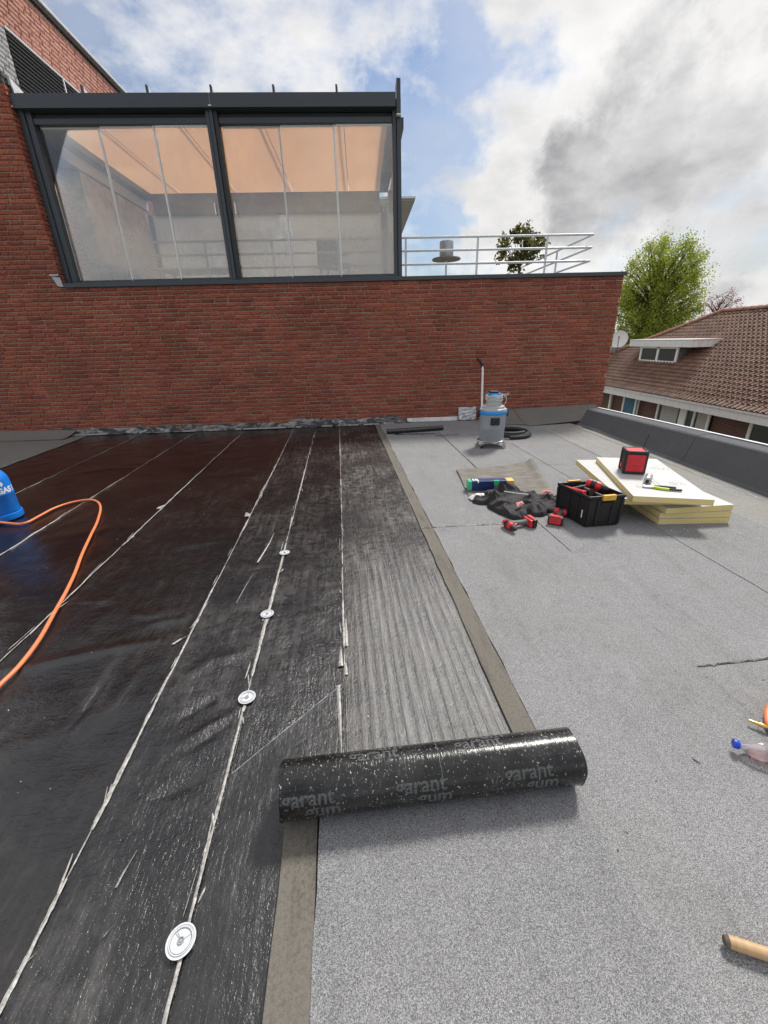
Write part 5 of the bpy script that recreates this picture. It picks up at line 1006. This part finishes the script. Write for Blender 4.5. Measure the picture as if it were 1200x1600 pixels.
o = MB().box(0.02, 0.26, 0.03, 0.32, 0.021, 0.12, mat=Matrix.Translation(cr.location) @ Matrix(((ex.x, ey.x, 0, 0), (ex.y, ey.y, 0, 0), (0, 0, 1, 0), (0, 0, 0, 1)))).build('tool_bag', 'jacket', None, bevel=0.03); tag(o, 'black cloth tool bag filling the bottom of the crate', 'bag')

# ------------------------------------------------------------------ insulation boards, fanned
bt4 = [((2.40, 2.955), -0.06, 0.0, 'lowest yellow foam insulation board of the stack, on the roof'), ((2.405, 2.965), -0.075, 0.051, 'second lowest yellow foam insulation board in the stack'), ((2.425, 2.935), 0.02, 0.102, 'middle foam insulation board, jutting out to the right'),
       ((2.115, 3.06), -0.17, 0.153, 'fourth foam insulation board, just under the top board'), ((2.154, 2.982), -0.275, 0.204, 'topmost white-faced foam insulation board under the radio')]
for (x, y), a, z_, lab in bt4:
    b = thing('insulation_board', lab, 'insulation board', (x, y, z_ + 0.018), a, 'stacked insulation boards')
    MB().box(0, 0.575, 0, 1.2, 0.0015, 0.0485).build('foam_core', 'foam', b, bevel=0.003); MB().box(-0.001, 0.576, -0.001, 1.201, 0.0487, 0.050).build('facing', 'facer', b); MB().box(-0.001, 0.576, -0.001, 1.201, 0, 0.0013).build('facing', 'facer', b)
mb = MB(); r_ = random.Random(31)
for cx_p, cy_p, rows, cols in ((0.10, 0.22, 3, 9), (0.40, 0.35, 4, 8), (0.12, 0.62, 3, 7), (0.42, 0.80, 4, 9), (0.20, 1.02, 2, 9)):
    for a in range(rows):
        for q in range(cols):
            if r_.random() < 0.75: x = cx_p + q * 0.016 + r_.uniform(-.003, .003); y = cy_p + a * 0.022; mb.box(x, x + r_.uniform(0.004, 0.011), y, y + r_.uniform(0.003, 0.010), 0.0501, 0.0506)
for x in (0.27, 0.30): mb.box(x, x + 0.004, 0.30, 0.95, 0.0501, 0.0506)
mb.build('print', 'grip_grey', b)
TOPZ = 0.204 + 0.018 + 0.0505
RZS = 1.12
rd = thing('jobsite_radio', 'red and black jobsite radio standing on the topmost insulation board', 'radio', (2.52, 3.60, TOPZ), -0.35); rd.scale = (1, 1, RZS)
MB().box(-0.085, 0.085, -0.085, 0.085, 0.012, 0.178).build('case', 'black_plastic', rd, bevel=0.012)
MB().box(-0.074, 0.074, -0.0945, -0.08, 0.024, 0.165).build('front_panel', 'red_plastic', rd, bevel=0.003); MB().box(-0.05, 0.05, -0.097, -0.0946, 0.075, 0.12).build('battery_door', 'red_plastic', rd, bevel=0.001); MB().box(-0.072, 0.072, -0.072, 0.072, 0.1785, 0.192).build('top_panel', 'red_plastic', rd, bevel=0.003)
for k in range(7): MB().box(-0.0875, -0.085, -0.06, 0.06, 0.035 + 0.02 * k, 0.043 + 0.02 * k).build('grille_bar', 'black_rubber', rd)
for a in (-1, 1):
    for b in (-1, 1):
        MB().tube([(a * 0.082, b * 0.082, 0.006), (a * 0.082, b * 0.082, 0.187)], 0.014, 10).build('corner_bar', 'black_rubber', rd, smooth=True)
    MB().tube([(a * 0.082, -0.082, 0.184), (a * 0.082, 0.082, 0.184)], 0.013, 10).build('top_bar', 'black_rubber', rd, smooth=True); MB().tube([(-0.082, a * 0.082, 0.184), (0.082, a * 0.082, 0.184)], 0.013, 10).build('top_bar', 'black_rubber', rd, smooth=True)
    MB().tube([(-0.082, a * 0.082, 0.012), (0.082, a * 0.082, 0.012)], 0.0115, 10).build('base_bar', 'black_rubber', rd, smooth=True)
MB().lathe([(0.02, 0), (0.02, 0.012), (0.016, 0.014)], 18, Matrix.Translation((-0.084, 0.0, 0.06)) @ Matrix.Rotation(-math.pi / 2, 4, 'Y')).build('knob', 'red_plastic', rd, smooth=True)
MB().tube([(0.07, 0.07, 0.17), (0.11, 0.09, 0.30)], 0.0035, 8).build('antenna', 'black_plastic', rd, smooth=True)
tn = thing('silver_tin', 'small silver spray tin lying on the topmost insulation board', 'tin', (2.53, 3.36, TOPZ), math.atan2(-0.24, -0.19))
MB().lathe([(0.026, 0.0), (0.030, 0.004), (0.030, 0.13), (0.027, 0.14), (0.014, 0.148)], 24, Matrix.Translation((0, 0, 0.031)) @ Matrix.Rotation(math.pi / 2, 4, 'Y')).build('can', 'silver', tn, smooth=True); MB().lathe([(0.014, 0.148), (0.014, 0.17), (0.008, 0.175)], 14, Matrix.Translation((0, 0, 0.031)) @ Matrix.Rotation(math.pi / 2, 4, 'Y')).build('nozzle', 'black_plastic', tn, smooth=True)
sn = thing('tin_snips', 'snips with black and lime green grips on the topmost board', 'snips', (2.42, 3.14, TOPZ + 0.012), -0.45)
MB().tube(spline([(0, 0.01, 0), (0.07, 0.028, 0), (0.17, 0.022, 0)], 4), 0.010, 8).build('handle', 'black_rubber', sn, smooth=True); MB().tube(spline([(0, -0.01, 0), (0.06, -0.03, 0), (0.11, -0.036, 0)], 4), 0.012, 8).build('lime_grip', 'lime', sn, smooth=True); MB().tube([(0.108, -0.036, 0), (0.20, -0.03, 0)], 0.010, 8).build('handle', 'black_rubber', sn, smooth=True); MB().box(-0.075, 0.005, -0.016, 0.016, -0.009, 0.009).build('jaw', 'chrome', sn, bevel=0.003)

# ------------------------------------------------------------------ debris
mb = MB(); r_ = random.Random(12)
for k in range(230):
    if k < 90: u, v, zz_ = r_.uniform(-2.6, 0.6), 0.4 + 4.5 * r_.random() ** 1.6, None
    elif k < 170: x, y = r_.gauss(2.7, 0.28), r_.gauss(2.72, 0.1); u, v = x * math.cos(TH) + y * math.sin(TH), -x * math.sin(TH) + y * math.cos(TH); zz_ = 0.018
    else: u, v, zz_ = r_.uniform(0.8, 3.3), 0.4 + 3.5 * r_.random(), 0.018
    if zz_ is None: zz_ = 0.006 + float(mh(np.array(u), np.array(v)))
    if u > -0.28 and v < 1.0 and u < 0.74: zz_ = 0.0225
    s_ = r_.uniform(0.0012, 0.0045) * (1.3 if 90 <= k < 170 else 0.8) * (1 + v * 0.12); p = [Vector(U(u + r_.uniform(-s_, s_), v + r_.uniform(-s_, s_), zz_ + q)) for q in (0, 0, 0.003, 0.001)]
    mb.add(p, [(0, 1, 2), (0, 2, 3), (0, 3, 1), (1, 3, 2)])
o = mb.build('debris', 'white_print', None); stuff(o); o['label'] = 'white crumbs scattered over the roof'

# ------------------------------------------------------------------ neighbour's house
XE, ZE, SL = 12.0, -0.815, R(40)
hs = thing('tiled_house', 'neighbouring brick house with red-brown tiled roof and white fascia', 'house', (XE, 14, -6.2)); ho = Vector((-XE, -14, 6.2))
kk_ = math.tan(SL); RX = 15.67; RZ = ZE + kk_ * (RX - XE)
hipY = lambda x: 18.7 + (RX - x) * 2.07
Y0 = 4.0
mb = MB(); mb.box(12.55, 19, Y0 + 0.3, 25.0, -6.19, -0.85); mb.build('wall', 'far_brick', hs, loc=ho)
mb = MB(); zz_ = 0.05
mb.add([(XE, Y0, ZE - zz_), (XE, hipY(XE), ZE - zz_), (RX, 18.7, RZ - zz_), (RX, Y0, RZ - zz_), (2 * RX - XE, Y0, ZE - zz_), (2 * RX - XE, hipY(XE), ZE - zz_)], [(0, 1, 2, 3), (3, 2, 5, 4), (1, 5, 2), (0, 3, 4), (0, 4, 5, 1)])
rf = mb.build('roof', 'tile_under', hs, loc=ho)
NR = 24; SLEN = (RX - XE) / math.cos(SL); rowh = SLEN / NR; TW = 0.20
ct, st_ = math.cos(SL), math.sin(SL)
def tile_geo():
    prof = [(0.0, 0.006), (0.02, 0.035), (0.055, 0.058), (0.09, 0.04), (0.118, 0.008), (0.160, 0.0), (0.206, 0.006)]
    v = []
    for s_, h in ((0.0, 0.045), (rowh * 1.12, 0.0)):
        for y, z_ in prof: v.append((s_ * ct - (z_ + h) * st_, -y, s_ * st_ + (z_ + h) * ct))
    n = len(prof)
    for y, z_ in prof: v.append((0.0 - (z_ + 0.008) * st_, -y, (z_ + 0.008) * ct))
    return v, [(i, i + 1, n + i + 1, n + i) for i in range(n - 1)] + [(2 * n + i, 2 * n + i + 1, i + 1, i) for i in range(n - 1)]
tv, tf = tile_geo(); tme = bpy.data.meshes.new('tile'); tme.from_pydata(tv, [], [tuple(reversed(q)) for q in tf]); tme.materials.append(M['tile'])
tiles = []
for r0 in range(NR):
    s_ = r0 * rowh; x = XE - 0.06 * (1 if r0 == 0 else 0) + s_ * ct; z_ = ZE + s_ * st_ - 0.02; ymax = min(hipY(x) + 0.1, 26.5); y = Y0 + 0.2
    while y < ymax - 0.05:
        if y > 8.5 and not (13.45 < x < 14.2 and 17.75 < y < 20.2): tiles.append((x, y, z_))
        y += TW
sc_t = sorted(((proj_area(np.array([x + .1, y - .1, z_ + .1]), np.array([-st_, 0, ct]), 0.04), i) for i, (x, y, z_) in enumerate(tiles)), reverse=True); top_t = set(i for a, i in sc_t[:290])
mass = MB(); r_ = random.Random(2)
for i, (x, y, z_) in enumerate(tiles):
    dz = r_.uniform(-0.006, 0.006)
    if i in top_t:
        o = bpy.data.objects.new('tile', tme); C.objects.link(o); o.parent = rf; o.location = (x, y, z_ + dz)
    else: mass.add([(a + x, b + y, c_ + z_ + dz) for a, b, c_ in tv], [tuple(reversed(q)) for q in tf])
stuff(mass.build('tile_field', 'tile', rf))
def caps(p, q, n, rad, parent, yaw):
    p, q = Vector(p), Vector(q); d = (q - p) / n
    for k in range(n):
        a = p + d * k; b = a + d * 1.12; mb = MB(); u_ = d.normalized(); sd_ = u_.cross(Vector((0, 0, 1))).normalized(); up = sd_.cross(u_); vv = []
        for pp, rr_, dz in ((a, rad * 1.08, 0.015), (b, rad * 0.95, 0)):
            for m_ in range(7): an = math.pi * m_ / 6; vv.append(tuple(pp + sd_ * math.cos(an) * rr_ + up * (math.sin(an) * rr_ + dz)))
        mb.add(vv, [(m_, m_ + 1, 8 + m_, 7 + m_) for m_ in range(6)] + [tuple(range(6, -1, -1))]); mb.build('ridge_tile', 'ridge_tile', parent)
caps((RX, 18.7, RZ + 0.0), (RX, 8.5, RZ + 0.0), 30, 0.12, rf, 0); caps((12.7, hipY(12.7), ZE + kk_ * 0.7), (RX, 18.7, RZ), 24, 0.12, rf, 0)
# fascia, gutter board
MB().box(XE - 0.02, XE + 0.04, Y0, hipY(XE), -1.16, -0.835).build('fascia', 'weathered', hs, loc=ho); MB().box(XE - 0.07, XE - 0.022, Y0, hipY(XE), -0.90, -0.84).build('gutter', 'weathered', hs, loc=ho); MB().box(XE + 0.045, 12.55, Y0, 25.9, -1.15, -1.10).build('soffit', 'white_paint', hs, loc=ho)
def win(y0, y1, parts, glassmat):
    w = MB(); zt, zb = -1.17, -3.0; xw = 12.45
    fr = MB().box(xw, 12.6, y0, y1, zb, zt).build('window', 'window_dark', hs, loc=ho)
    for s_ in (y0, y1 - 0.10): MB().box(xw - 0.05, xw - 0.001, s_, s_ + 0.10, zb, zt).build('frame', 'white_paint', fr)
    MB().box(xw - 0.05, xw - 0.001, y0 + 0.101, y1 - 0.101, zt - 0.06, zt - 0.001).build('frame', 'white_paint', fr)
    for a, b, m_ in parts: MB().box(xw - (0.05 if m_ == 'white_paint' else 0.012), xw - 0.002, a, b, zb, zt - 0.062).build('mullion' if m_ == 'white_paint' else 'blind', m_, fr)
win(18.35, 19.36, [(18.47, 19.25, 'blue_curtain')], None)
win(14.15, 16.95, [(14.6, 14.75, 'curtain'), (14.85, 14.93, 'white_paint'), (15.28, 15.62, 'white_paint'), (15.75, 16.7, 'curtain'), (14.26, 14.59, 'curtain')], None)
win(10.3, 12.55, [], None)
MB().tube([(12.42, 18.2, -1.15), (12.42, 18.2, -6.1)], 0.04, 8).build('downpipe', 'rail', hs, loc=ho); MB().box(12.36, 12.44, 20.30, 20.42, -6.1, -1.17).build('corner_board', 'white_paint', hs, loc=ho)
# dormer
dm = MB().box(13.36, 15.2, 17.70, 20.17, 0.2, 0.93).build('dormer', 'zinc', hs, loc=ho)
MB().box(13.18, 14.6, 16.85, 20.92, 0.932, 1.20).build('dormer_roof', 'weathered', dm); MB().box(13.16, 14.6, 16.82, 20.94, 1.203, 1.235).build('dormer_roof_edge', 'white_paint', dm)
for a, b in ((17.69, 17.80), (18.88, 19.0), (20.07, 20.18)): MB().box(13.30, 13.358, a, b, 0.28, 0.928).build('dormer_frame', 'white_paint', dm)
MB().box(13.29, 13.359, 17.802, 20.068, 0.28, 0.36).build('dormer_frame', 'white_paint', dm); MB().box(13.30, 13.359, 17.802, 20.068, 0.86, 0.928).build('dormer_frame', 'white_paint', dm)
for a, b in ((17.803, 18.878), (19.003, 20.067)): MB().box(13.345, 13.357, a, b, 0.362, 0.858).build('dormer_pane', 'window_dark', dm)
MB().box(13.26, 13.36, 17.68, 20.2, 0.20, 0.278).build('dormer_sill', 'zinc', dm)
# satellite dish
sdh = thing('satellite_dish', 'round white satellite dish standing at the tiled roof edge', 'satellite dish', (13.8, 22.9, 0.75))
dmx = Matrix.Translation((0, 0, 0.52)) @ Matrix.Rotation(R(-108), 4, 'Z') @ Matrix.Rotation(R(78), 4, 'Y')
dmx = Matrix.Translation((0, 0, 0.50)) @ Vector((-0.55, -0.83, 0.12)).to_track_quat('Z', 'Y').to_matrix().to_4x4()
MB().lathe([(0.42, 0.08), (0.34, 0.035), (0.21, 0.008), (0.001, 0.0), (0.001, -0.012), (0.21, -0.004), (0.34, 0.02), (0.42, 0.065)], 36, dmx, cap=False).build('reflector', 'white_paint', sdh, smooth=True)
MB().tube([tuple(dmx @ Vector((0.0, 0.0, 0.42))), tuple(dmx @ Vector((0, -0.42, 0.02)))], 0.018, 8).build('feed_arm', 'zinc', sdh); MB().lathe([(0.035, 0), (0.04, 0.1)], 12, Matrix.Translation(dmx @ Vector((0, 0, 0.40)))).build('receiver', 'zinc', sdh)
MB().box(-0.22, 0.22, -0.22, 0.22, -0.6, 0.10).tube([(0, 0.03, 0.1), (0, 0.03, 0.48)], 0.03, 8).build('mast', 'zinc', sdh)

# ------------------------------------------------------------------ trees
def tree(name, label, base, crown_c, rad, nleaf, size, clumps, seed, mat, shape=None, limb=60, spread=0.26, tr=0.22):
    t_ = thing(name, label, 'tree', base); b = Vector(base); cc_ = Vector(crown_c) - b
    v, f, cs = leaves(tuple(cc_), rad, nleaf, size, clumps, seed, shape, 1.6, spread); leaf_obj('crown', v, f, mat, t_, (0, 0, 0))
    mb = MB(); top = cc_ + Vector((0, 0, rad[2] * 0.55)); trunk = [Vector((0, 0, 0)), Vector((0.15, 0.05, cc_.z * 0.35)), Vector((-0.05, 0, cc_.z * 0.7)), cc_ * 1.0, top]; tp = spline(trunk, 5)
    m = len(tp); mb.tube(tp, [tr * (1 - 0.9 * i / (m - 1)) for i in range(m)], 9)
    rr_ = random.Random(seed)
    for q in cs[:limb]:
        e = cc_ + Vector((q[0] * rad[0], q[1] * rad[1], q[2] * rad[2])); k = min(m - 2, max(2, int(m * (0.45 + 0.4 * (q[2] + 1) / 2) - 1))); s_ = tp[k]; mid = s_.lerp(e, 0.5) + Vector((rr_.uniform(-.2, .2), rr_.uniform(-.2, .2), rr_.uniform(-0.1, 0.35)))
        pts = spline([s_, mid, e], 4); mb.tube(pts, [tr * 0.32 * (1 - 0.85 * i / (len(pts) - 1)) for i in range(len(pts))], 5)
    mb.build('trunk', 'bark', t_, smooth=True); return t_
tree('spring_tree', 'tall light green spring tree behind the tiled house', (21.4, 32, -6.2), (21.5, 32, 3.9), (3.05, 2.8, 3.75), 48000, 0.074, 430, 4, 'leaf', lambda p: abs(p[0]) < 1.0 - 0.55 * max(0, p[2] + 0.1), 200, 0.16, 0.3)
tree('blossom_tree', 'small pink blossoming tree top peeking over the tiled ridge', (27.2, 33, -6.2), (27.2, 33, 2.9), (1.5, 1.2, 1.5), 1500, 0.07, 60, 9, 'blossom', None, 60, 0.2, 0.12)
